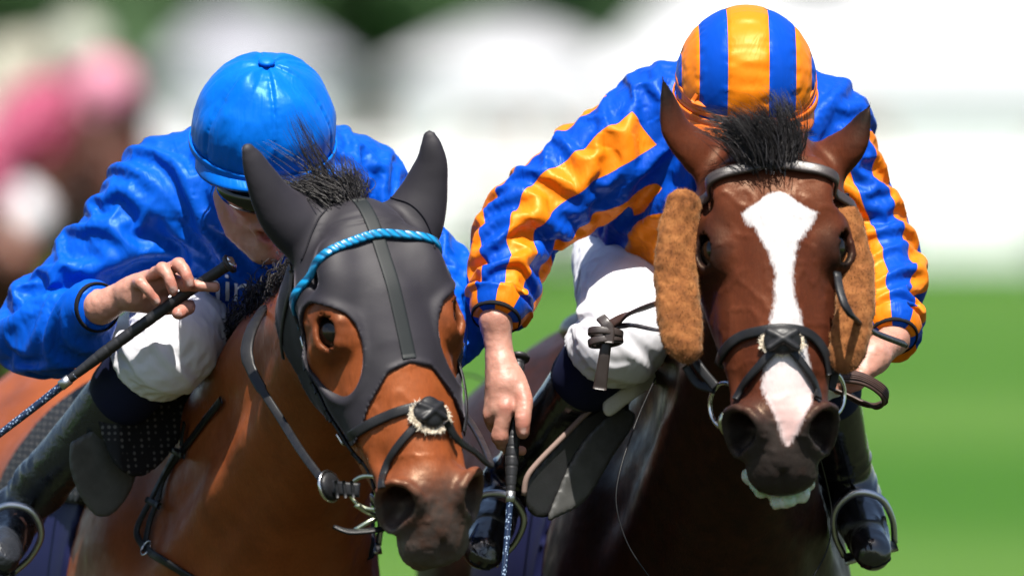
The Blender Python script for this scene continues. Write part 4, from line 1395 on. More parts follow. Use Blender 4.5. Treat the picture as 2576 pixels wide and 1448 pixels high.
m, nt, b = base_mat('hood_lycra', (.030, .026, .034), .62, .35)
b.inputs['Sheen Weight'].default_value = .22; b.inputs['Sheen Roughness'].default_value = .3; b.inputs['Sheen Tint'].default_value = (.75, .68, .80, 1)
lk(nt, ramp(nt, noise(nt, 9, 3), [(.3, (.009, .0075, .0105)), (.7, (.0145, .012, .017))]), b.inputs['Base Color'])
n1 = bump(nt, None, noise(nt, 40, 3), .12, .002)
bump(nt, b, noise(nt, 1500, 2), .15, .0006, n1)
base_mat('hood_tape', (.005, .0075, .008), .60, .3)
base_mat('hood_binding', (.012, .011, .015), .75, .2)
m, nt, b = base_mat('turquoise_leather', (.0, .30, .62), .32, .5)
tc = nnode(nt, 'ShaderNodeTexCoord'); 
wv = nnode(nt, 'ShaderNodeTexWave', wave_type='BANDS', bands_direction='DIAGONAL'); wv.inputs['Scale'].default_value = 32; wv.inputs['Distortion'].default_value = .3
lk(nt, tc.outputs['Object'], wv.inputs['Vector'])
lk(nt, ramp(nt, wv.outputs['Fac'], [(.12, (.0, .06, .15)), (.32, (.0, .17, .36))]), b.inputs['Base Color'])
bump(nt, b, wv.outputs['Fac'], .5, .003)
m, nt, b = base_mat('sheepskin', rough=.9, spec=.15)
lk(nt, ramp(nt, noise(nt, 55, 5), [(.25, (.070, .022, .006)), (.5, (.165, .058, .016)), (.8, (.27, .110, .034))]), b.inputs['Base Color'])
b.inputs['Sheen Weight'].default_value = .3; b.inputs['Sheen Tint'].default_value = (.9, .6, .35, 1)
base_mat('white_fleece', (.70, .62, .50), .9, .1)
m, nt, b = base_mat('pad_mesh', rough=.7, spec=.25)
vo = nnode(nt, 'ShaderNodeTexVoronoi'); vo.inputs['Scale'].default_value = 95; vo.inputs['Randomness'].default_value = .12
tc = nnode(nt, 'ShaderNodeTexCoord'); lk(nt, tc.outputs['Object'], vo.inputs['Vector'])
lk(nt, ramp(nt, vo.outputs['Distance'], [(.22, (.09, .085, .08)), (.34, (.006, .006, .007))]), b.inputs['Base Color'])
base_mat('navy_cloth', (.006, .008, .045), .7, .2)
m, nt, b = base_mat('white_pad', (.62, .60, .55), .7, .2); bump(nt, b, noise(nt, 300, 2), .3, .002)
m, nt, b = base_mat('froth', (.72, .80, .70), .35, .5); b.inputs['Subsurface Weight'].default_value = .3
lk(nt, ramp(nt, noise(nt, 40, 3), [(.35, (.30, .42, .24)), (.6, (.52, .56, .50))]), b.inputs['Base Color']); bump(nt, b, noise(nt, 220, 3), .6, .003)
base_mat('rope', (.20, .14, .12), .8, .2)
base_mat('print_white', (.75, .78, .86), .6, .2)
m, nt, b = base_mat('whip_grip', (.014, .014, .016), .45, .4); bump(nt, b, noise(nt, 300, 2), .2, .001)
m, nt, b = base_mat('whip_braid', (.010, .018, .040), .35, .5)
vo = nnode(nt, 'ShaderNodeTexVoronoi'); vo.inputs['Scale'].default_value = 210; tc = nnode(nt, 'ShaderNodeTexCoord'); lk(nt, tc.outputs['Object'], vo.inputs['Vector'])
lk(nt, ramp(nt, vo.outputs['Distance'], [(.25, (.22, .30, .42)), (.4, (.008, .018, .048))]), b.inputs['Base Color'])

# ---------------------------------------------------------------- hair
def strands(name, roots, dirs, length, mat, parent, curl=.3, width=.0011, segs=6, grav=None, wob=.02, seed=1, clump=0):
    """many tapering hairs, each a narrow three-sided blade"""
    r_ = np.random.default_rng(seed); n = len(roots)
    L = length * (.6 + .55 * r_.random(n)) if np.isscalar(length) else length
    d = dirs / np.linalg.norm(dirs, axis=1, keepdims=True)
    g = np.zeros(3) if grav is None else np.asarray(grav, float)
    p = roots.copy(); path = [p]
    side = np.cross(d, r_.normal(size=(n, 3))); side /= np.linalg.norm(side, axis=1, keepdims=True)
    ph = r_.random(n) * 6.28
    for i in range(segs):
        t = i / segs
        d = d + g / segs + curl / segs * r_.normal(size=(n, 3)) + wob * np.cos(ph + t * 5)[:, None] * side
        d /= np.linalg.norm(d, axis=1, keepdims=True)
        p = p + d * (L / segs)[:, None]; path.append(p)
    path = np.stack(path, 1)
    if clump:                                    # draw the hairs together into locks
        gi = r_.choice(n, max(3, n // clump), replace=False)
        near = gi[np.array([np.argmin(((roots[gi] - q_) ** 2).sum(1)) for q_ in roots])]
        w_ = (np.linspace(0, 1, segs + 1) ** 1.2 * .72)[None, :, None]
        path = path * (1 - w_) + (path[near] + .25 * (path[:, :1] - path[near][:, :1])) * w_
    rows = []
    T = np.gradient(path, axis=1); T /= np.linalg.norm(T, axis=2, keepdims=True) + 1e-12
    for i in range(segs + 1):
        w_ = width * (1 - .92 * (i / segs) ** 1.5); q_ = path[:, i]
        s1 = np.cross(T[:, i], side); s1 /= np.linalg.norm(s1, axis=1, keepdims=True) + 1e-12; b2 = np.cross(T[:, i], s1)
        rows.append(np.stack([q_ + s1 * w_, q_ - s1 * w_ * .5 + b2 * w_ * .8, q_ - s1 * w_ * .5 - b2 * w_ * .8], 1))
    V = np.stack(rows, 1).reshape(-1, 3)       # n, segs+1, 3
    base = np.arange(n)[:, None, None] * (segs + 1) * 3
    s_ = np.arange(segs)[None, :, None] * 3; j = np.arange(3)[None, None, :]
    a = base + s_ + j; b_ = base + s_ + (j + 1) % 3
    F = np.stack([a, b_, b_ + 3, a + 3], -1).reshape(-1, 4)
    o = link_mesh(name, V, F, mat, parent)
    o['kind'] = 'stuff'
    return o

def cluster(pts, n, spread, seed):
    r_ = np.random.default_rng(seed); pts = np.asarray(pts)
    t = r_.random(n) * (len(pts) - 1); i = np.minimum(t.astype(int), len(pts) - 2); f = (t - i)[:, None]
    return pts[i] * (1 - f) + pts[i + 1] * f + r_.normal(size=(n, 3)) * spread, t / (len(pts) - 1)

# forelock of the hooded bay, blown back and to the left
rt, t_ = cluster([P(800, 505, -.50), P(850, 500, -.49), P(905, 498, -.48)], 700, .010, 11)
rn = np.random.default_rng(5)
dr = np.stack([-.75 + 1.5 * (t_ - .4) + .28 * rn.normal(size=700), .2 + .2 * rn.normal(size=700), .80 + .15 * rn.normal(size=700)], 1)
strands('forelock', rt, dr, .080, 'black_hair', hL.root, .45, .0009, 8, (-.5, 0, -.55), .06, 3, 22)
rt, t_ = cluster([P(830, 500, -.49), P(880, 498, -.48)], 60, .008, 12)
dr = np.stack([-.75 + .25 * rn.normal(size=60), .2 + .2 * rn.normal(size=60), .9 + .15 * rn.normal(size=60)], 1)
strands('forelock', rt, dr, .145, 'black_hair', hL.root, .25, .0010, 8, (-.15, 0, .35), .03, 4, 8)
# forelock of the dark bay, a thick upright tuft
rt, t_ = cluster([P(1885, 392, -.56), P(1935, 400, -.57), P(1985, 392, -.56)], 1500, .012, 13)
dr = np.stack([(t_ - .52) * .9 + .07 * rn.normal(size=1500), .10 + .2 * rn.normal(size=1500), 1.0 + .06 * rn.normal(size=1500)], 1)
strands('forelock', rt, dr, .094, 'black_hair', hR.root, .10, .0008, 8, (-.80, -.30, -.75), .02, 6, 36)
# manes
def mane(hz, pts, n, length, dirm, seed, spread=.014, grav=(0, 0, -.8)):
    rt, t_ = cluster(pts, n, spread, seed); rn = np.random.default_rng(seed)
    d = np.asarray(dirm) + .20 * rn.normal(size=(n, 3))
    strands('mane', rt, d, length, 'black_hair', hz.root, .15, .0012, 6, grav, .012, seed, 30)
pts, nr = snap(hL.model, [P(775, 600, -.40), P(752, 690, -.30), P(700, 800, -.10), P(642, 900, .15), P(600, 965, .40)])
mane(hL, pts, 4500, .044, (.0, .45, .25), 21, .015, (0, 0, -.5))
q = snap(hR.model, [hR.fr.wld((-.01, 0, -.1)), hR.fr.wld((.0, 0, -.25)), hR.B(0, .12, 1.68), hR.B(0, -.02, 1.66)])[0]
mane(hR, q, 500, .10, (.5, .1, .3), 22)
for hz in (hL, hR):      # tails
    tb = hz.B(0, -hz.Lr - .33, hz.zr - .16)
    rt, t_ = cluster([tb, tb - hz.f * .05 + V3(0, 0, -.03)], 350, .022, 31); rn = np.random.default_rng(9)
    d = -hz.f + V3(0, 0, .25) + .16 * rn.normal(size=(350, 3))
    strands('tail', rt, d, .75, 'black_hair', hz.root, .25, .0028, 8, (0, 0, -1.0), .03, 33, 25)

# ---------------------------------------------------------------- hood on the bay
def hood_region(l):
    """> 0 outside the hood (head-frame coordinates)"""
    u, v, w_ = l[:, 0], l[:, 1], l[:, 2]; a = np.abs(v) / vscale(u)
    low = np.interp(a, [0, .03, .055, .075, .09, .12], [.298, .306, .345, .395, .425, .43])
    jaw = sstep(-.10, -.22, w_) * .07
    r1 = u - (low - jaw)
    r2 = -(u + .052 + .22 * np.minimum(w_ + .05, 0) * 1.0)         # behind the ears
    r2 = np.where(w_ > -.13, -.05, r2)
    r3 = -(w_ + .235)
    out = np.maximum(np.maximum(r1, r2), r3)
    for s in (-1, 1):
        E = EYE(s); c = V3(E[0] + .012, E[1] + s * .004, E[2] - .004)
        q = np.stack([u - c[0], v / vscale(u) - c[1], w_ - c[2]], 1)
        # tear-drop opening, pointed towards the nose
        rr = np.sqrt((q[:, 0] / np.where(q[:, 0] > 0, .098, .070)) ** 2 + (q[:, 1] / .050) ** 2 + (q[:, 2] / .052) ** 2)
        out = np.maximum(out, (1 - rr) * .05)
    return out
def hood_post(p, d):
    l = frL.loc(p); rg = hood_region(l)
    off = .0045 + .0022 * np.exp(-((rg + .004) / .004) ** 2)
    return -smin(-(d - off), -rg, .005)
HOODM = Model(); HOODM.pr = list(hL.model.pr)
lo = np.min([frL.wld((u, v, w_)) for u in (-.09, .46) for v in (-.16, .16) for w_ in (-.25, .05)] + [P(600, 360, -.56)], 0) - .02
hi = np.max([frL.wld((u, v, w_)) for u in (-.09, .46) for v in (-.16, .16) for w_ in (-.25, .05)] + [P(1110, 330, -.44)], 0) + .02
ht = thing('hood', 'black stretch hood with ear covers over the head of the bay horse', 'horse hood', tuple(frL.o))
hd = sdf_obj('hood_fabric', HOODM, lo, hi, .0032, 'hood_lycra', ht, one=True, smooth_it=5, post=hood_post, margin=.012,
             disp=lambda q: .0008 * vnoise(q * 30) + .0012 * (1 - 2 * np.abs(vnoise(frL.loc(q) * V3(120, 14, 20)))) * np.exp(-((frL.loc(q)[:, 0] - .045) / .02) ** 2) * (np.abs(frL.loc(q)[:, 1]) < .075))

def head_path(fr, model, uv, n, off=0.0):
    """a path given as (u, v) on the top of the head, dropped on to the model"""
    q = np.array([fr.wld((u, v * vscale(u), .06)) for u, v in uv])
    q = resample(q, n); d = -fr.w
    for _ in range(50): q = q + d * (np.clip(model(q) - off, -.03, .05) * .8)[:, None]
    return q, grad(model, q, .006)

def pix_strap(name, pix, model, width, thick, mat, parent, n=40, off=.001, y0=-1.5, ndir=None, **kw):
    """a strap laid on a surface along sight-line positions"""
    c = resample([(a, b_, 0) for a, b_ in pix], n)[:, :2]
    q, nr = hit(c, model, y0)
    for _ in range(2):
        q = np.concatenate([q[:1], (q[:-2] + q[1:-1] * 2 + q[2:]) / 4, q[-1:]]); nr = np.concatenate([nr[:1], (nr[:-2] + nr[1:-1] * 2 + nr[2:]) / 4, nr[-1:]])
    nr /= np.linalg.norm(nr, axis=1, keepdims=True)
    q = q + nr * off
    v, f = strap_mesh(q, nr, width, thick, **kw)
    return link_mesh(name, v, f, mat, parent)

def free_strap(name, pts, nrm, width, thick, mat, parent, n=40, **kw):
    q = resample(pts, n); nr = np.tile(unit(nrm), (n, 1)) if np.ndim(nrm) == 1 else resample(nrm, n)
    v, f = strap_mesh(q, nr, width, thick, **kw)
    return link_mesh(name, v, f, mat, parent)

def rod(name, pts, rad, mat, parent, n=30, sides=10, closed=False):
    q = resample(pts, n) if not closed else np.asarray(pts)
    if not np.isscalar(rad): rad = np.interp(np.linspace(0, 1, n), np.linspace(0, 1, len(rad)), rad)
    v, f = tube_mesh(q, rad, sides, closed); return link_mesh(name, v, f, mat, parent)

def ring(name, c, nrm, r, thick, mat, parent, ry=None):
    nrm = unit(nrm); e1 = unit(np.cross(nrm, [.2, .1, 1])); e2 = np.cross(nrm, e1); ry = ry or r
    pts = np.array([c + e1 * r * math.cos(a) + e2 * ry * math.sin(a) for a in np.linspace(0, 2 * math.pi, 33)[:-1]])
    return rod(name, pts, thick, mat, parent, closed=True)

def buckle(name, c, nrm, along, wd, ht_, mat, parent, r=.0016):
    nrm = unit(nrm); a = unit(along - nrm * (np.dot(along, nrm))); s = np.cross(nrm, a)
    P4 = [c + a * ht_ * i + s * wd * j + nrm * .004 for i, j in ((-1, -1), (-1, 1), (1, 1), (1, -1))]
    pts = []
    for i in range(4):
        for t in (0.08, .35, .65, .92): pts.append(P4[i] * (1 - t) + P4[(i + 1) % 4] * t)
    ob = rod(name, np.array(pts), r, mat, parent, closed=True)
    rod('tongue', [c - a * ht_ + nrm * .004, c + nrm * .007, c + a * ht_ + nrm * .005], r * .8, mat, ob, 6, 6)
    return ob

def hood_surf(p): return hL.model(p) - .0062
class Off(Model):
    """a model's surface pushed out by an amount"""
    def __init__(s, m, off): s.m, s.off = m, off
    def __call__(s, p, sub=None): return s.m(p) - s.off
HS = Off(hL.model, .005)
q, nr = head_path(frL, HS, [(.0, 0), (.06, 0), (.12, 0), (.2, 0), (.29, 0)], 40)
v, f = strap_mesh(q, nr, .023, .0016); link_mesh('centre_tape', v, f, 'hood_tape', hd)

for pxs in ([(833, 506), (820, 528), (802, 548), (784, 585), (770, 625), (758, 655)], [(983, 497), (1030, 512), (1065, 545), (1086, 590), (1093, 625)]):   # seams of the ear covers
    c = resample([(a_, b_, 0) for a_, b_ in pxs], 30)[:, :2]; q, nr = hit(c, HS)
    v, f = tube_mesh(q + nr * .0004, .0016, 6); link_mesh('ear_seam', v, f, 'hood_binding', hd)
# ---------------------------------------------------------------- bridle of the bay
br = thing('bridle', 'black leather bridle with turquoise browband on the hooded bay', 'bridle', tuple(frL.o))
def brow_path(fr, model, n, u0, du, phi=118):
    q = []
    for t in np.linspace(-phi, phi, n):
        a_ = math.radians(t); q.append(fr.wld((u0 + du * (1 - math.cos(a_)) , .22 * math.sin(a_), -.07 + .22 * math.cos(a_))))
    q = np.array(q); c = np.array([fr.wld((u0 + du * (1 - math.cos(math.radians(t))), 0, -.07)) for t in np.linspace(-phi, phi, n)])
    d = c - q; d /= np.linalg.norm(d, axis=1, keepdims=True)
    for _ in range(70): q = q + d * (np.clip(model(q), -.02, .04) * .7)[:, None]
    for _ in range(8): q[1:-1] = (q[:-2] + q[1:-1] * 2 + q[2:]) / 4
    return q, -d
q, nr = brow_path(frL, HS, 80, .078, .055); v, f = strap_mesh(q + nr * .003, nr, .0145, .006)
link_mesh('browband', v, f, 'turquoise_leather', br)
def side_path(fr, model, uw, s, n, off=.0):
    """a path (u, w) on one side of the head, pressed in sideways on to the model"""
    q = resample([fr.wld((u, s * .19, w_)) for u, w_ in uw], n); d = -fr.v * s
    for _ in range(60): q = q + d * (np.clip(model(q) - off, -.02, .04) * .75)[:, None]
    nr = grad(model, q, .008)
    for _ in range(3): q[1:-1] = (q[:-2] + q[1:-1] * 2 + q[2:]) / 4
    return q, nr
def side_strap(name, fr, model, uw, s, width, thick, mat, parent, n=50, off=.002):
    q, nr = side_path(fr, model, uw, s, n); v, f = strap_mesh(q + nr * off, nr, width, thick)
    link_mesh(name, v, f, mat, parent); return q, nr
CH = [(.085, -.075), (.15, -.100), (.22, -.118), (.32, -.118), (.40, -.112), (.455, -.108)]
csq, csn = side_strap('cheek_strap', frL, HS, CH, -1, .0125, .0045, 'black_leather', br, 60, .003)
side_strap('cheek_strap', frL, HS, CH, 1, .0125, .0045, 'black_leather', br, 60, .003)
for i_ in (18, 44): buckle('buckle', csq[i_] + csn[i_] * .005, csn[i_], csq[i_ + 2] - csq[i_], .0085, .0095, 'steel', br)
for i_ in (22, 28, 36, 48):
    v, f = strap_mesh(resample(csq[i_:i_ + 4] + csn[i_] * .003, 5), np.tile(csn[i_], (5, 1)), .0165, .0065); link_mesh('keeper', v, f, 'black_leather', br)
pix_strap('noseband', [(862, 1108), (880, 1095), (930, 1065), (985, 1040), (1035, 1025), (1075, 1020), (1110, 1030), (1132, 1062), (1140, 1100)], HS, .0165, .0045, 'black_leather', br, 60, off=-.003)
pix_strap('noseband_lower', [(1095, 1040), (1060, 1060), (1020, 1100), (985, 1150), (968, 1190), (962, 1225)], hL.model, .0130, .0045, 'black_leather', br, 40, off=.003)
pix_strap('noseband_lower', [(1070, 1030), (1105, 1050), (1125, 1075), (1138, 1110)], hL.model, .0130, .0045, 'black_leather', br, 24, off=.005)
# padded knot with a fleece lining
q, nr = hit([(1078, 1040)], hL.model)
K = Model(); kn = q[0]; KM = np.stack([unit(np.cross(nr[0], frL.u)), frL.u, nr[0]])
K.ell(kn + nr[0] * .005, (.031, .021, .009), .006, M=KM); K.ell(kn + nr[0] * .009, (.020, .026, .008), .008, M=KM)
K.tube([kn + KM[0] * .02 + frL.u * .012 + nr[0] * .012, kn + nr[0] * .016, kn - KM[0] * .02 - frL.u * .012 + nr[0] * .012], [.005] * 3, .003)
K.tube([kn - KM[0] * .02 + frL.u * .012 + nr[0] * .012, kn + nr[0] * .016, kn + KM[0] * .02 - frL.u * .012 + nr[0] * .012], [.005] * 3, .003)
kb = sdf_obj('noseband_pad', K, kn - .05, kn + .05, .002, 'black_leather', br)
pts_ = []; rn = np.random.default_rng(3)
th_ = rn.random(900) * 2 * math.pi
rr_ = 1 + .10 * rn.normal(size=900)
rt = kn + (np.cos(th_) * .030 * rr_)[:, None] * KM[0] + (np.sin(th_) * .023 * rr_ + .006)[:, None] * KM[1]
strands('fleece_lining', rt + nr[0] * .001, (np.cos(th_)[:, None] * KM[0] + np.sin(th_)[:, None] * KM[1]) * .7 + nr[0] * .4 + .4 * rn.normal(size=(900, 3)), .008, 'white_fleece', kb, .5, .0012, 3, seed=5)
# bit, rings and the straps under the chin
bc = frL.hwld(V3(.475, -.062, -.118))
sd_ = unit(-frL.v)
bcen = P(932, 1238, bc[1] - .005)
ring('bit_ring', bcen, sd_ * .55 + V3(0, -.85, 0), .036, .0034, 'green_steel', br, .026)
rod('bit_bar', [P(895, 1268, bcen[1]), P(930, 1290, bcen[1] + .01), P(965, 1300, bcen[1] + .02)], .0045, 'green_steel', br, 10)
rod('bit_bar', [P(893, 1332, bcen[1]), P(930, 1310, bcen[1]), P(962, 1298, bcen[1] + .01)], .004, 'green_steel', br, 10)
free_strap('chin_strap', [P(838, 1325, bcen[1]), P(880, 1338, bcen[1] - .005), P(950, 1333, bcen[1]), P(980, 1325, bcen[1] + .03)], (0, -.6, .8), .012, .004, 'black_leather', br, 24, wid_fn=lambda t: .55 + .45 * min(1, t * 4))
rc = P(828, 1222, bcen[1] + .015)
ring('rein_ring', rc, (.75, -.6, .2), .024, .0026, 'steel', br)
RS = Model(); RS.ell(rc + V3(.002, -.002, 0), (.008, .022, .022), .004, M=np.stack([unit([.75, -.6, .2]), unit([.62, .78, 0]), V3(0, 0, 1)]))
sdf_obj('rein_stop', RS, rc - .03, rc + .03, .0025, 'black_leather', br)
free_strap('rein_billet', [rc, P(860, 1228, bcen[1]), P(905, 1232, bcen[1] - .004)], (0, -1, .1), .022, .006, 'black_leather', br, 14)
for x_ in (848, 868, 888): 
    v, f = strap_mesh(np.array([P(x_ - 4, 1208, bcen[1] - .006), P(x_ - 2, 1222, bcen[1] - .007), P(x_, 1236, bcen[1] - .007), P(x_ + 1, 1250, bcen[1] - .006)]), np.tile([0, -1., .1], (4, 1)), .005, .004)
    link_mesh('keeper', v, f, 'black_leather', br)
RM = Off(hL.model, .003)
yr = rc[1]
free_strap('rein', [P(668, 772, -.20), P(645, 806, -.28), P(627, 848, -.33), P(622, 895, -.36), P(640, 945, -.38), P(672, 1000, -.42), P(712, 1062, -.46), P(758, 1135, yr + .06), P(806, 1200, yr)], (-.35, -.85, .35), .0155, .0045, 'black_leather', br, 60, wid_fn=lambda t: 1.35 if t < .38 else (1.15 if t < .5 else .85))
side_strap('throat_lash', frL, RM, [(.07, -.08), (.10, -.15), (.13, -.21), (.16, -.25)], -1, .009, .003, 'black_leather', br, 40)
free_strap('rein_far', [P(1120, 1060, -.80), P(1150, 1105, -.78), P(1190, 1135, -.70), P(1232, 1166, -.55), P(1180, 1060, -.30), P(1080, 960, -.18)], (.3, -.9, .3), .013, .004, 'black_leather', br, 50)
free_strap('throat_lash', [P(1150, 905, -.5), P(1165, 960, -.52), P(1172, 1030, -.55), P(1165, 1090, -.6)], (1, -.3, 0), .011, .003, 'black_leather', br, 24)

# ---------------------------------------------------------------- breast strap of the bay
bs = thing('breastplate', 'black neck strap with keepers hanging on the chest of the bay', 'neck strap', tuple(P(400, 1230, .0)))
pix_strap('strap', [(560, 1005), (520, 1055), (478, 1112), (448, 1150), (415, 1205), (398, 1265), (380, 1310), (372, 1378), (420, 1412), (490, 1455), (560, 1500)], RM, .0130, .0045, 'black_leather', bs, 70)
pix_strap('strap_loop', [(452, 1135), (432, 1170), (405, 1222), (385, 1262), (358, 1312), (350, 1345), (372, 1382)], RM, .0120, .0045, 'black_leather', bs, 40, off=.004)
pix_strap('strap_end', [(466, 1122), (468, 1095), (474, 1062)], RM, .010, .003, 'black_leather', bs, 12, off=.006)
for a_, b_ in ((454, 1138), (392, 1266)):
    q, nr = hit([(a_ - 14, b_ - 8), (a_ + 16, b_ + 8)], RM); v, f = strap_mesh(resample(q + nr * .003, 5), np.tile(nr[0], (5, 1)), .011, .007); link_mesh('keeper', v, f, 'black_leather', bs)
q, nr = hit([(375, 1380)], RM); ring('buckle_ring', q[0] + nr[0] * .006, nr[0] + V3(.5, 0, 0), .008, .0014, 'steel', bs, .013)

# ---------------------------------------------------------------- saddles
def saddle(hz, label, layers, seatpos):
    t = thing('saddle', label, 'saddle', tuple(hz.B(0, -.25, 1.5)), 'saddles')
    hz.sad = t
    def bl(p): r_ = p - hz.B(0, 0, 0); return np.stack([r_ @ hz.lat, r_ @ hz.f, r_[:, 2]], 1)
    for (nm, off, th, reg, mat, hh) in layers:
        M = Model(); M.pr = list(hz.model.pr)
        def post(p, d, off=off, th=th, reg=reg):
            return np.maximum(d - off - th, reg(bl(p)))
        c = [hz.B(l, q, z) for l in (-.42, .42) for q in (.12, -.75) for z in (.95, 1.75)]
        sdf_obj(nm, M, np.min(c, 0), np.max(c, 0), hh, mat, t, post=post, margin=off + th)
    # seat, pommel and cantle
    S = Model(); zt = hz.zw
    S.tube([hz.B(0, -.06, zt + .025), hz.B(0, -.25, zt - .01), hz.B(0, -.45, zt + .02), hz.B(0, -.52, zt + .045)], [.035, .050, .075, .05], .03, n=3)
    for s in (-1, 1): S.ell(hz.B(s * .08, -.42, zt - .0), (.09, .14, .04), .04, M=hz.MB)
    c = [hz.B(l, q, z) for l in (-.2, .2) for q in (.05, -.65) for z in (zt - .15, zt + .14)]
    sdf_obj('seat', S, np.min(c, 0), np.max(c, 0), .008, 'dark_saddle_leather', t)
    return t
def region(f0, f1, zmin, slope=0., rnd=.05):
    def r(q):
        f_, z_ = q[:, 1] + slope * (1.6 - q[:, 2]), q[:, 2]
        cx, cz = (f0 + f1) / 2, (zmin + 2.2) / 2
        a = np.abs(f_ - cx) - ((f0 - f1) / 2 - rnd); b_ = np.abs(z_ - cz) - ((2.2 - zmin) / 2 - rnd)
        return np.hypot(np.maximum(a, 0), np.maximum(b_, 0)) + np.minimum(np.maximum(a, b_), 0) - rnd
    return r
sadL = saddle(hL, 'small dark racing saddle with dotted pad and grey flap on the bay', [
    ('number_cloth', .007, .004, region(-.10, -.62, 1.05, .10), 'navy_cloth', .012),
    ('pad', .020, .006, region(.04, -.55, 1.34, .25), 'pad_mesh', .009)], None)
plate('pad_front', [(575, 935), (520, 952), (450, 985), (390, 1012), (310, 1026), (246, 1030), (252, 1080), (272, 1140), (300, 1180), (345, 1200), (400, 1170), (470, 1085), (560, 985)], lambda a, b_: .13 + .00045 * np.maximum(a - 300, 0) - .00010 * (b_ - 1000), .006, 'pad_mesh', sadL)
plate('flap', [(176, 1112), (250, 1076), (300, 1090), (345, 1150), (330, 1230), (285, 1290), (240, 1296), (195, 1235), (174, 1165)], lambda a, b_: .15 + .0003 * (a - 240) + .0001 * (b_ - 1150), .006, 'grey_leather', sadL)
sadR = saddle(hR, 'small black racing saddle with white pad and rope edged flap on the dark bay', [
    ('number_cloth', .007, .004, region(-.10, -.62, 1.05, .10), 'navy_cloth', .012),
    ('pad', .018, .006, region(.01, -.50, 1.44, .22), 'white_pad', .009)], None)
plate('pad_front', [(1668, 918), (1600, 948), (1545, 985), (1515, 1015), (1530, 1048), (1585, 1010), (1660, 955)], lambda a, b_: .08 + .0006 * (a - 1600) * (a > 1600), .007, 'white_pad', sadR)
plate('flap', [(1520, 1004), (1470, 1045), (1420, 1096), (1355, 1162), (1325, 1200), (1318, 1245), (1335, 1292), (1385, 1296), (1460, 1230), (1520, 1140), (1580, 1040), (1570, 1005)], lambda a, b_: .10 + .00025 * (a - 1420), .007, 'dark_saddle_leather', sadR)
plate('under_flap', [(1560, 1020), (1490, 1080), (1440, 1150), (1400, 1240), (1375, 1310), (1400, 1300), (1470, 1260), (1540, 1150), (1600, 1050)], lambda a, b_: .09 + .00030 * (a - 1420), .006, 'grey_leather', sadR)
rod('rope_edge', [P(1520, 1002, .108), P(1470, 1043, .098), P(1420, 1094, .088), P(1355, 1160, .073), P(1325, 1200, .065), P(1317, 1245, .065)], .0048, 'rope', sadR, 30, 8)

# ---------------------------------------------------------------- stirrups
def stirrup(jk, a, sad, hz, mat='alloy', out=1):
    J = jk.J; an, toe = J['an' + a], J['toe' + a]
    ax = unit(toe - an); kd = unit(J['kn' + a] - an)
    c = an * .42 + toe * .58
    up = unit(kd - ax * (kd @ ax)); sd_ = np.cross(ax, up)
    pts = [c - up * .042 - sd_ * .042, c - sd_ * .048 + up * .0, c - sd_ * .037 + up * .042, c + up * .062, c + sd_ * .037 + up * .042, c + sd_ * .048, c - up * .042 + sd_ * .042]
    st = rod('stirrup_iron', pts, [.0052, .0052, .006, .0068, .006, .0052, .0052], mat, sad, 40, 10)
    free_strap('tread', [c - up * .042 - sd_ * .044, c - up * .042, c - up * .042 + sd_ * .044], ax, .010, .028, mat, st, 8)
    top = hz.B(.24 * out, -.22, 1.42)
    free_strap('stirrup_leather', [c + up * .062, (c + up * .062) * .5 + top * .5, top], V3(out, -.4, 0), .016, .004, 'black_leather', sad, 20)
stirrup(jkL, 'R', sadL, hL, out=-1); stirrup(jkL, 'L', sadL, hL)
stirrup(jkR, 'R', sadR, hR, out=-1); stirrup(jkR, 'L', sadR, hR)

# ---------------------------------------------------------------- bridle, cheek pieces and reins of the dark bay
b2 = thing('bridle', 'dark brown bridle with crossed noseband on the dark bay', 'bridle', tuple(frR.o))
q, nr = brow_path(frR, Off(hR.model, .004), 80, .088, .050); v, f = strap_mesh(q + nr * .004, nr, .0185, .006)
link_mesh('browband', v, f, 'brown_leather', b2)
CHR = [(.105, -.080), (.16, -.105), (.24, -.118), (.33, -.116), (.40, -.106), (.455, -.100)]
for s in (-1, 1): side_strap('cheek_strap', frR, hR.model, CHR, s, .011, .0045, 'black_leather', b2, 50, .003)
pix_strap('noseband', [(1812, 912), (1826, 880), (1860, 850), (1910, 835), (1965, 828), (2020, 836), (2055, 862), (2075, 900), (2082, 940)], hR.model, .0165, .005, 'black_leather', b2, 60, off=.003)
for pxs in ([(1990, 845), (1950, 880), (1915, 920), (1880, 965), (1855, 1010)], [(1940, 845), (1982, 878), (2015, 920), (2040, 965), (2052, 1010)]):
    pix_strap('noseband_lower', pxs, hR.model, .0135, .005, 'black_leather', b2, 40, off=.005)
q, nr = hit([(1966, 860)], hR.model); kn = q[0]; KM = np.stack([unit(np.cross(nr[0], frR.u)), frR.u, nr[0]])
K = Model(); K.ell(kn + nr[0] * .008, (.030, .022, .009), .006, M=KM); K.ell(kn + nr[0] * .012 - frR.u * .008, (.024, .012, .008), .008, M=KM)
K.tube([kn + KM[0] * .022 + frR.u * .014 + nr[0] * .014, kn + nr[0] * .019, kn - KM[0] * .022 - frR.u * .014 + nr[0] * .014], [.0055] * 3, .003)
K.tube([kn - KM[0] * .022 + frR.u * .014 + nr[0] * .014, kn + nr[0] * .019, kn + KM[0] * .022 - frR.u * .014 + nr[0] * .014], [.0055] * 3, .003)
kb = sdf_obj('noseband_pad', K, kn - .05, kn + .05, .002, 'black_leather', b2)
rn = np.random.default_rng(8); th_ = rn.random(500) * 2 * math.pi; rr_ = 1 + .08 * rn.normal(size=500)
rt = kn + (np.cos(th_) * .031 * rr_)[:, None] * KM[0] + (np.sin(th_) * .018 * rr_ + .002)[:, None] * KM[1]
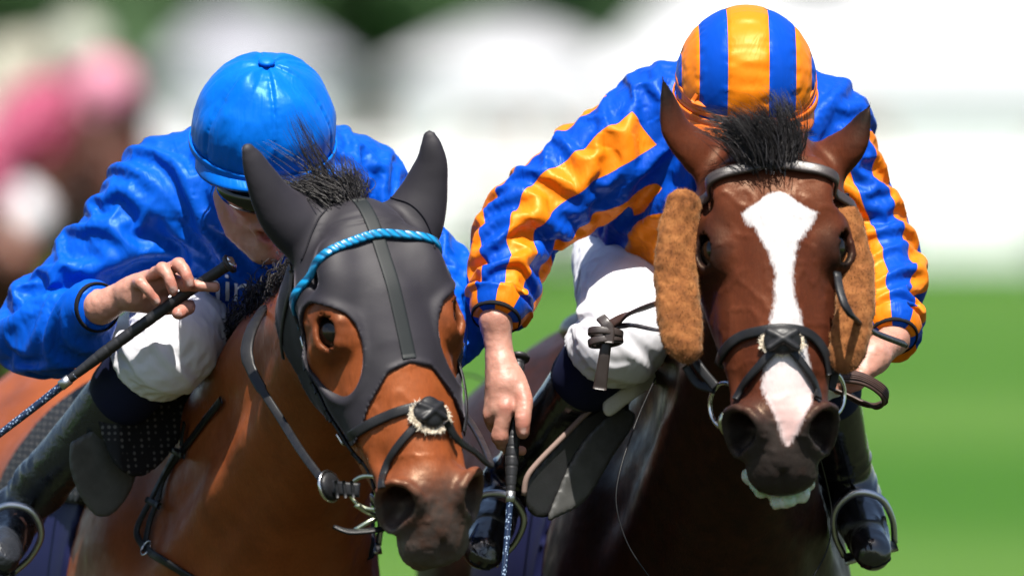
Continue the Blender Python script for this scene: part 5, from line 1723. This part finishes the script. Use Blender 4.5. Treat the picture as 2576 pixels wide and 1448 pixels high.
strands('fleece_lining', rt + nr[0] * .001, (np.cos(th_)[:, None] * KM[0] + np.sin(th_)[:, None] * KM[1]) * .7 + nr[0] * .4 + .4 * rn.normal(size=(500, 3)), .006, 'white_fleece', kb, .5, .0011, 3, seed=6)
for s, pts, bar in ((-1, [(1790, 955), (1812, 985), (1824, 1020), (1826, 1048)], (1815, 1060)), (1, [(2094, 955), (2086, 990), (2072, 1030)], (2072, 1035))):
    q, nr = hit([p_ for p_ in pts], hR.model)
    c = P(*pts[len(pts) // 2], frR.wld((.42, s * .075, -.10))[1])
    ring('bit_ring', c, (s * .80, -.6, 0), .040, .0036, 'steel', b2, .036)
    y_ = c[1]
    if s < 0:
        free_strap('rein_billet', [P(1735, 885, y_ + .02), P(1765, 930, y_ + .005), P(1800, 972, y_ - .005)], (-.3, -.9, .2), .015, .006, 'black_leather', b2, 16)
        free_strap('rein_billet', [P(1725, 920, y_ + .03), P(1755, 965, y_ + .02), P(1800, 980, y_)], (-.3, -.9, .2), .014, .005, 'black_leather', b2, 16)
        rod('bit_bar', [P(1822, 1040, y_), P(1812, 1062, y_), P(1826, 1090, y_ + .01), P(1850, 1100, y_ + .03)], .005, 'green_steel', b2, 14)
    else:
        free_strap('rein_billet', [P(2105, 890, y_ + .02), P(2100, 930, y_), P(2088, 980, y_ - .005)], (.3, -.9, .2), .015, .006, 'black_leather', b2, 16)
# rein tied in a knot over the rider's knee
ky = -.10
free_strap('rein', [P(1695, 757, -.44), P(1645, 768, -.27), P(1590, 790, ky - .03), P(1545, 812, ky), P(1528, 830, ky)], (.15, -.75, .65), .018, .005, 'brown_rubber', b2, 50)
free_strap('rein', [P(1700, 838, -.42), P(1650, 832, -.24), P(1590, 820, ky - .02), P(1545, 822, ky)], (.1, -.8, .6), .010, .004, 'brown_leather', b2, 40)
free_strap('rein_end', [P(1530, 835, ky - .008), P(1522, 880, ky - .012), P(1515, 930, ky - .010), P(1508, 978, ky - .006)], (0, -1, .1), .021, .004, 'brown_leather', b2, 20, wid_fn=lambda t: .75 + .3 * t)
for k_, (yy, wd) in enumerate(((838, .034), (858, .036))):
    c = P(1523, yy, ky - .004); e1 = unit([1, .1, .12 if k_ else -.1]); e2 = unit([0, -1, .3])
    pts = np.array([c + e1 * .024 * math.cos(t) + e2 * .016 * math.sin(t) for t in np.linspace(0, 2 * math.pi, 25)[:-1]])
    nr = np.array([unit(p_ - c) for p_ in pts]); v, f = strap_mesh(pts, nr, .013, .005, closed=True); link_mesh('rein_knot', v, f, 'brown_leather', b2)
free_strap('rein_knot', [P(1512, 800, ky - .006), P(1522, 812, ky - .016), P(1532, 830, ky - .018), P(1530, 862, ky - .02)], (0, -1, .2), .017, .005, 'brown_leather', b2, 14)
free_strap('rein', [P(2104, 690, -.62), P(2114, 742, -.655), P(2138, 793, -.655), P(2190, 835, -.48), P(2272, 868, -.22)], (.3, -.8, .5), .013, .006, 'black_leather', b2, 40)
# rubber rein folded in a loop over the far hand
lp = [P(2075, 955, -.30), P(2110, 948, -.30), P(2160, 952, -.29), P(2205, 975, -.28), P(2224, 998, -.27), P(2208, 1014, -.25), P(2170, 1006, -.24), P(2125, 982, -.23), P(2090, 965, -.22)]
nn = [V3(0, -.55, .85), V3(0, -.55, .85), V3(.1, -.55, .85), V3(.5, -.5, .7), V3(1, -.2, .1), V3(.4, -.2, -.9), V3(-.1, .2, -1), V3(-.2, .2, -1), V3(-.2, .2, -1)]
free_strap('rein_loop', lp, nn, .030, .005, 'brown_rubber', b2, 60)
for k_ in range(5):
    o_ = (k_ - 2) * .0055
    rod('rein_ridge', [p_ + unit(np.cross(unit(np.gradient(np.array(lp), axis=0)[i]), nn[i])) * o_ + unit(nn[i]) * .0055 for i, p_ in enumerate(lp)], .0014, 'brown_rubber', b2, 50, 6)
# thin cords of the martingale
rod('cord', [P(1648, 950, .02), P(1600, 1060, -.05), P(1560, 1180, -.10), P(1550, 1270, -.12), P(1580, 1370, -.13), P(1640, 1460, -.13)], .0013, 'black_leather', b2, 40, 6)
rod('cord', [P(2062, 1150, -.2), P(2082, 1230, -.12), P(2092, 1300, -.1), P(2080, 1380, -.1), P(2040, 1460, -.1)], .0014, 'black_leather', b2, 30, 6)

def cheek_piece(pts, rad, label, seed):
    M = Model(); M.tube(pts, rad, .01, n=4, flat=((.3, -1, .3), .62))
    pp, rr = catmull(pts, rad, 10); pp = np.array(pp)
    lo, hi = pp.min(0) - .07, pp.max(0) + .07
    disp = lambda q: .0020 * vnoise(q * 90) + .0016 * vnoise(q * 32)
    o = sdf_obj('cheek_piece', M, lo, hi, .0035, 'sheepskin', None, disp=disp)
    tag(o, label, 'cheek piece', 'sheepskin cheek pieces')
    me = o.data; n = len(me.vertices); co = np.empty(n * 3); me.vertices.foreach_get('co', co); co = co.reshape(-1, 3)
    no = np.empty(n * 3); me.vertices.foreach_get('normal', no); no = no.reshape(-1, 3)
    r_ = np.random.default_rng(seed); ix = r_.choice(n, min(n, 20000), replace=False)
    cl = np.stack([vnoise(co[ix] * 75 + k * 9) for k in range(3)], 1)
    strands('fleece', co[ix] - no[ix] * .002, no[ix] + .7 * cl + .5 * r_.normal(size=(len(ix), 3)), .0058, 'sheepskin', o, .5, .0006, 3, seed=seed)
    return o
cheek_piece([P(1718, 520, -.54), P(1708, 590, -.55), P(1700, 690, -.57), P(1706, 780, -.60), P(1716, 845, -.62), P(1722, 868, -.63)], [.030, .035, .036, .036, .034, .029], 'brown sheepskin cheek piece beside the striped sleeve holding the whip', 41)
cheek_piece([P(2130, 555, -.52), P(2142, 620, -.53), P(2152, 700, -.55), P(2148, 790, -.58), P(2134, 870, -.60), P(2124, 900, -.61)], [.026, .030, .031, .032, .031, .026], 'brown sheepskin cheek piece on the far side, next to the rein loop', 42)

# ---------------------------------------------------------------- froth on the lips of the dark bay
FM = Model(); rn = np.random.default_rng(17)
for i in range(30):
    t = rn.random(); a_ = -1.15 + 2.3 * t
    c = frR.wld(V3(.585 + .012 * math.cos(a_) - .05 * abs(math.sin(a_)) ** 2 + .012 * rn.normal() * .5, math.sin(a_) * .055, -.128 - .022 * rn.random()))
    FM.ell(c, tuple(.004 + .006 * rn.random(3)), .012)
lo = frR.wld((.56, 0, -.13)) - .12
fo = sdf_obj('mouth_froth', FM, lo, lo + .24, .003, 'froth', None, disp=lambda q: .0015 * vnoise(q * 160))
tag(fo, 'pale greenish froth dripping round the lips of the dark bay', 'froth')

# ---------------------------------------------------------------- whips
def whip(label, grip, shaft, rg, rs, capdir, silver=True):
    t = thing('whip', label, 'whip', tuple(grip[0]), 'whips')
    g = resample(grip, 150); s = np.linspace(0, 1, 150)
    wave = np.abs((s * 14) % 1 - .5) * 2
    r_ = rg * (np.interp(s, [0, .06, .8, 1], [1.05, .98, 1.05, .72])) * (1 + .06 * (wave > .18) - .03)
    v, f = tube_mesh(g, r_, 16); gr = link_mesh('grip', v, f, 'whip_grip', t)
    q = resample(shaft, 120); v, f = tube_mesh(q, np.linspace(rs, rs * .6, 120), 10); link_mesh('shaft', v, f, 'whip_braid', t)
    d = unit(grip[0] - grip[1])
    v, f = tube_mesh(np.array([grip[-1] - d * 0, grip[-1] - unit(grip[-2] - grip[-1]) * .018]), rs * 1.25, 12); link_mesh('band', v, f, 'alloy', t)
    c = grip[0]
    v, f = tube_mesh(np.array([c - d * .002, c + d * .001, c + d * .006, c + d * .008]), np.array([rg * 1.0, rg * 1.7, rg * 1.8, rg * 1.5]), 20); cp = link_mesh('end_cap', v, f, 'whip_grip', t)
    if silver:
        M = Model(); M.ell(c + d * .007, (rg * 1.4, rg * 1.4, .006), 0, M=np.stack([unit(np.cross(d, [0, 0, 1])), unit(np.cross(d, np.cross(d, [0, 0, 1]))), d]))
        sdf_obj('silver_boss', M, c - .03, c + .03, .002, 'steel', cp, disp=lambda q: .0022 * vnoise(q * 260))
    return t
whip('padded black whip with silver tipped handle held by the jockey in plain blue', [P(572, 667, -.150), P(500, 715, -.135), P(440, 757, -.120), P(300, 858, -.10), P(175, 953, -.085)],
     [P(190, 942, -.087), P(100, 1013, -.07), P(0, 1090, -.06), P(-180, 1225, -.03)], .0092, .0070, None)
whip('black whip pointing down from the fist of the jockey in striped silks', [P(1304, 905, -.078), P(1296, 1010, -.115), P(1290, 1090, -.138), P(1287, 1160, -.150), P(1284, 1235, -.162)],
     [P(1284, 1232, -.162), P(1276, 1340, -.18), P(1266, 1448, -.20), P(1250, 1640, -.23)], .0102, .0062, None, False)

# ---------------------------------------------------------------- ribbon and elastic on the striped cap
cc = V3(0, -.008, .042); rdR = np.array([.113, .124, .120])
def on_cap(x, y, z, o=-.0025): 
    q = V3(x, y, z); q = q / math.sqrt(((q / rdR) ** 2).sum()); return axR.wld(q * (1 + o / .12) + cc), unit((q / rdR ** 2) @ axR.A)
def cap_line(pts, nm, wd, th, mat, n=40):
    a_ = resample([V3(*p_) for p_ in pts], n); qq = [on_cap(*p_) for p_ in a_]
    v, f = strap_mesh(np.array([x[0] for x in qq]), np.array([x[1] for x in qq]), wd, th); return link_mesh(nm, v, f, mat, capR)
cap_line([(-.112, -.02, .02), (-.10, .05, -.005), (-.07, .10, -.016), (-.02, .135, -.014), (.03, .132, -.018), (.07, .11, -.010), (.10, .06, .0), (.113, 0, .01)], 'ribbon', .008, .003, 'orange_ribbon')
cap_line([(-.112, -.02, .0), (-.09, .08, -.022), (-.03, .135, -.022), (.04, .13, -.012), (.08, .10, -.016), (.112, .02, -.02)], 'ribbon', .008, .004, 'orange_ribbon')
bw, bn_ = on_cap(.088, .085, .002, .004)
for sgn in (1, -1):
    pts = [bw, bw + V3(.020, -.01, .018 * sgn + .012), bw + V3(.042, -.008, .024 * sgn + .018), bw + V3(.038, -.004, .014 * sgn + .020), bw]
    free_strap('bow_loop', pts, V3(-.2, -.8, .5), .008, .002, 'orange_ribbon', capR, 24)
cap_line([(-.105, .03, -.03), (-.115, -.01, .03), (-.095, -.05, .09), (-.05, -.07, .12), (.0, -.075, .125), (.05, -.07, .12), (.095, -.05, .09), (.115, -.01, .03), (.108, .03, -.03)], 'elastic', .0045, .002, 'black_elastic', 60)

# ---------------------------------------------------------------- lettering on the blue silks
tcu = bpy.data.curves.new('lettering', 'FONT'); tcu.body = 'Emirates'; tcu.size = 1.0; tcu.resolution_u = 3
tob = bpy.data.objects.new('lettering', tcu); COL.objects.link(tob)
dg = bpy.context.evaluated_depsgraph_get(); tm = bpy.data.meshes.new_from_object(tob.evaluated_get(dg))
bpy.data.objects.remove(tob)
import bmesh
bm = bmesh.new(); bm.from_mesh(tm); bmesh.ops.triangulate(bm, faces=bm.faces)
bmesh.ops.subdivide_edges(bm, edges=[e for e in bm.edges if e.calc_length() > .12], cuts=3); bmesh.ops.triangulate(bm, faces=bm.faces)
co = np.array([v_.co[:] for v_ in bm.verts]); fc = [tuple(v_.index for v_ in f_.verts) for f_ in bm.faces]; bm.free()
sx = 104.0
px = 428 + co[:, 0] * sx; py = 735 + (px - 428) * .13 - co[:, 1] * sx
q, nr = hit(np.stack([px, py], 1), jkL.silk, -.05)
dd_ = bpy.context.evaluated_depsgraph_get(); gm = slkL.evaluated_get(dd_).to_mesh()
from mathutils.bvhtree import BVHTree
bvh = BVHTree.FromPolygons([v_.co[:] for v_ in gm.vertices], [p_.vertices[:] for p_ in gm.polygons])
q2 = []
for p_ in q:
    d_ = unit(p_ - CAM); h_ = bvh.ray_cast(Vector(p_ - d_ * .12), Vector(d_), .3)
    q2.append(np.array(h_[0]) + np.array(h_[1]) * .0022 if h_[0] else p_)
q = np.array(q2)
link_mesh('lettering', q, [f_ for f_ in fc], 'print_white', slkL)
# ================================================================== BACKGROUND
base_mat('marquee_white', (.46, .46, .48), .7, .2)
base_mat('marquee_wall', (.78, .78, .80), .7, .2)
base_mat('marquee_grey', (.27, .27, .30), .7, .2)
base_mat('rail_white', (.80, .80, .80), .4, .4)
m, nt, b = base_mat('leaf', rough=.6, spec=.2)
lk(nt, ramp(nt, noise(nt, .8, 3), [(.3, (.050, .105, .042)), (.7, (.085, .150, .065))]), b.inputs['Base Color'])
base_mat('bark', (.07, .05, .035), .9, .1)
for nm, c_ in (('pink_satin', (.30, .045, .10)), ('pink_cap', (.46, .17, .24)), ('cream_satin', (.30, .29, .23)), ('cream_cap', (.30, .31, .25)), ('chestnut_coat', (.075, .024, .012)), ('blue_crowd', (.25, .3, .45))):
    base_mat(nm, c_, .45, .4)

def marquee(px0, px1, eave, peak, y, label, mat='marquee_white', depth=7, pkx=.5):
    """pole marquee: walls, valance and a sagging peaked roof"""
    a = P(px0, eave, y); b_ = P(px1, eave, y); pk = P(px0 + (px1 - px0) * pkx, peak, y + depth * .45)
    root = thing('marquee', label, 'tent', (float((a[0] + b_[0]) / 2), y, 0), 'marquees beyond the course')
    x0, x1, ze = a[0], b_[0], a[2]
    v = [(x0, y, 0), (x1, y, 0), (x1, y + depth, 0), (x0, y + depth, 0), (x0, y, ze), (x1, y, ze), (x1, y + depth, ze), (x0, y + depth, ze)]
    link_mesh('wall', v, [(0, 1, 5, 4), (1, 2, 6, 5), (2, 3, 7, 6), (3, 0, 4, 7)], 'marquee_wall', root, False)
    n = 12; V = []; F = []
    cor = [np.array(c) for c in ((x0 - .2, y - .25, ze + .02), (x1 + .2, y - .25, ze + .02), (x1 + .2, y + depth + .2, ze + .02), (x0 - .2, y + depth + .2, ze + .02))]
    for k in range(4):
        c0, c1 = cor[k], cor[(k + 1) % 4]
        for i in range(n + 1):
            t = i / n
            for j in range(9):
                s = j / 8; e = c0 * (1 - s) + c1 * s
                p_ = e * (1 - t) + pk * t; p_[2] = ze + .02 + (pk[2] - ze) * (1 - (1 - t) ** 1.5)
                V.append(p_)
        o_ = k * (n + 1) * 9
        for i in range(n):
            for j in range(8): F.append((o_ + i * 9 + j, o_ + i * 9 + j + 1, o_ + (i + 1) * 9 + j + 1, o_ + (i + 1) * 9 + j))
    link_mesh('roof', V, F, mat, root)
    return root
marquee(-320, 470, 430, 215, 176, 'low white marquee behind the pink capped rider')
marquee(430, 850, 200, 34, 196, 'grey topped marquee between the blue cap and the trees', 'marquee_grey', pkx=.36)
marquee(1000, 1560, 210, 82, 186, 'white peaked marquee seen between the two jockeys')
marquee(1500, 2180, 260, -60, 182, 'tall white marquee behind the striped cap')
marquee(1900, 2950, 220, -120, 178, 'big white marquee at the right edge of the picture')

for k_ in range(4):      # the row of marquees goes on to both sides
    marquee(-1150 - 880 * k_, -360 - 880 * k_, 330, 60 - 40 * (k_ % 2), 184 + 4 * (k_ % 2), 'white marquee beyond the left edge of the picture, number %s in the row' % ('one', 'two', 'three', 'four')[k_])
    marquee(2960 + 880 * k_, 3760 + 880 * k_, 300, 0 + 40 * (k_ % 2), 182 + 4 * (k_ % 2), 'white marquee beyond the right edge of the picture, number %s in the row' % ('one', 'two', 'three', 'four')[k_])

def rail_run(y, x0, x1, label, zt=1.15, step=2.2):
    root = thing('running_rail', label, 'rail', ((x0 + x1) / 2, y, 0))
    for z, r_ in ((zt, .06), (zt * .62, .03)):
        v, f = tube_mesh(np.array([(x0, y, z), ((x0 + x1) / 2, y, z), (x1, y, z)]), r_, 8); link_mesh('bar', v, f, 'rail_white', root)
    n = int((x1 - x0) / step); me = None
    for i in range(n + 1):
        x = x0 + i * step
        if me is None:
            v, f = tube_mesh(np.array([(0, 0, 0), (0, 0, zt * .5), (0, 0, zt)]), .045, 8); o = link_mesh('post', v, f, 'rail_white'); me = o.data
        else:
            o = bpy.data.objects.new('post', me); COL.objects.link(o)
        o.parent = root; o.matrix_parent_inverse = Matrix.Translation(root.location).inverted(); o.location = (x, y, 0)
    return root
rail_run(138, -36, 36, 'white running rail with posts along the far side of the turf')
rail_run(150, -36, 36, 'second white rail in front of the marquees', 1.3, 2.0)

# people along the rail, far out of focus
CROWD = [('crowd_pale', (.42, .38, .36)), ('crowd_pink', (.42, .22, .24)), ('crowd_dark', (.05, .05, .07)), ('crowd_skin', (.36, .2, .15))]
for nm, c_ in CROWD: base_mat(nm, c_, .8, .2)
rn = np.random.default_rng(55); VV, FF, MI = [], [], []; o_ = 0
for i in range(150):
    x = -36 + 72 * rn.random(); y_ = 153 + 6 * rn.random(); h_ = 1.55 + .3 * rn.random()
    for (pts, rad, mi) in (([(x - .09, y_, 0), (x - .09, y_, h_ * .5)], [.06, .09], 2), ([(x + .09, y_, 0), (x + .09, y_, h_ * .5)], [.06, .09], 2),
                           ([(x, y_, h_ * .46), (x, y_, h_ * .62), (x, y_, h_ * .80), (x, y_, h_ * .85)], [.16, .17, .20, .08], int(rn.choice([0, 0, 0, 1, 2]))),
                           ([(x - .2, y_, h_ * .80), (x - .26, y_ - .05, h_ * .6), (x - .22, y_ - .15, h_ * .48)], [.06, .05, .04], 0),
                           ([(x + .2, y_, h_ * .80), (x + .26, y_ - .05, h_ * .6), (x + .22, y_ - .15, h_ * .48)], [.06, .05, .04], 0),
                           ([(x, y_, h_ * .85), (x, y_, h_ * .89), (x, y_, h_ * .95), (x, y_, h_)], [.05, .09, .095, .04], 3)):
        v, f = tube_mesh(np.array(pts), np.array(rad), 8); VV.append(v); FF += [tuple(k + o_ for k in q_) for q_ in f]; MI += [mi] * len(f); o_ += len(v)
cr = link_mesh('crowd', np.concatenate(VV), FF, [c_[0] for c_ in CROWD]); cr.data.polygons.foreach_set('material_index', np.array(MI, dtype=np.int32))
cr['kind'] = 'stuff'; tag(cr, 'out of focus spectators standing along the far rail', 'crowd')

def tree(x, y, h, cr, label, seed):
    r_ = np.random.default_rng(seed)
    root = thing('tree', label, 'tree', (x, y, 0), 'trees behind the marquees')
    parts = [tube_mesh(np.array([(x, y, 0), (x + .2, y, h * .3), (x, y, h * .75)]), np.array([.45, .32, .12]), 10)]
    for i in range(7):
        a_ = r_.random() * 6.28; z0 = h * (.28 + .3 * r_.random())
        parts.append(tube_mesh(np.array([(x, y, z0), (x + math.cos(a_) * cr * .4, y + math.sin(a_) * cr * .4, z0 + h * .12), (x + math.cos(a_) * cr * .75, y + math.sin(a_) * cr * .75, z0 + h * .2)]), np.array([.16, .1, .04]), 7))
    v, f = join(parts); link_mesh('trunk', v, f, 'bark', root)
    nb = 46; n = 5200
    cb = np.stack([r_.normal(size=nb) * cr * .48 + x, r_.normal(size=nb) * cr * .48 + y, h * .62 + r_.normal(size=nb) * h * .17], 1)
    k = r_.integers(0, nb, n); d = r_.normal(size=(n, 3)); d /= np.linalg.norm(d, axis=1, keepdims=True)
    c = cb[k] + d * (cr * .30 * (.6 + .5 * r_.random(n)))[:, None]
    u = r_.normal(size=(n, 3)); u /= np.linalg.norm(u, axis=1, keepdims=True); w_ = np.cross(u, d); w_ /= np.linalg.norm(w_, axis=1, keepdims=True) + 1e-9
    s = (.16 + .2 * r_.random(n))[:, None]
    V = np.stack([c - u * s, c + w_ * s * .6, c + u * s, c - w_ * s * .6], 1).reshape(-1, 3)
    link_mesh('crown', V, np.arange(n * 4).reshape(-1, 4), 'leaf', root, False)
wh = ['far left corner of the picture', 'left of the pink capped rider', 'between the pink cap and the grey tent', 'behind the peak of the grey tent', 'right of the grey tent', 'above the gap between the jockeys', 'left of the tall white tent', 'hidden mostly by the tall white tent', 'at the right behind the big tent']
for i, (px_, y_, h_) in enumerate(((-100, 262, 9), (130, 240, 8.5), (360, 250, 9), (620, 258, 9.5), (850, 244, 8.5), (1090, 250, 9), (1330, 246, 9), (1600, 255, 9), (2300, 262, 9))):
    p_ = P(px_, 300, y_); tree(p_[0], y_, h_, 3.4, 'leafy green tree ' + wh[i], 100 + i)

for i in range(5):
    for sgn, nm in ((-1, 'left'), (1, 'right')):
        p_ = P(1287 + sgn * (1750 + 620 * i), 300, 250); tree(p_[0], 250 + 6 * (i % 2), 8.5 + .6 * (i % 3), 3.4, 'leafy tree beyond the %s edge of the picture, %s one from it' % (nm, ('first', 'second', 'third', 'fourth', 'fifth')[i]), 200 + i * 2 + (sgn > 0))

# ---------------------------------------------------------------- the riders further back: copies of the striped rider and his horse
def copy_tree(o, parent, swap):
    c = o.copy(); COL.objects.link(c); c.parent = parent
    if c.type == 'MESH':
        for i, sl in enumerate(c.material_slots):
            nm = sl.material.name if sl.material else ''
            if nm in swap: sl.link = 'OBJECT'; sl.material = MATS[swap[nm]]
    for ch in o.children: copy_tree(ch, c, swap)
    return c
def far_pair(px_, y_, sc, swap, lab_h, lab_j, yaw=R(38)):
    tgt = P(px_, 250, y_); ref = P(1875, 200, -.1)
    for src, lab in ((hR.root, lab_h), (jkR.root, lab_j)):
        c = copy_tree(src, None, swap); c['label'] = lab
        rel = Matrix.Rotation(yaw, 3, 'Z') @ Vector((src.location.x - ref[0], src.location.y - ref[1], 0))
        c.location = Vector((rel.x * sc + tgt[0], rel.y * sc + y_, 0)); c.scale = (sc,) * 3; c.rotation_euler.z = yaw
far_pair(305, 26.5, 1.0, {'striped_satin': 'pink_satin', 'striped_cap_satin': 'pink_cap', 'orange_ribbon': 'pink_cap', 'dark_bay_coat': 'chestnut_coat'},
         'chestnut racehorse galloping far behind under the pink rider', 'jockey in pink silks and pink cap far behind at the left')
far_pair(235, 33.0, 1.08, {'striped_satin': 'cream_satin', 'striped_cap_satin': 'cream_cap', 'orange_ribbon': 'cream_cap', 'dark_bay_coat': 'chestnut_coat'},
         'dark racehorse furthest back, behind the one with the pink rider', 'jockey in cream silks and cap, furthest back at the left edge')
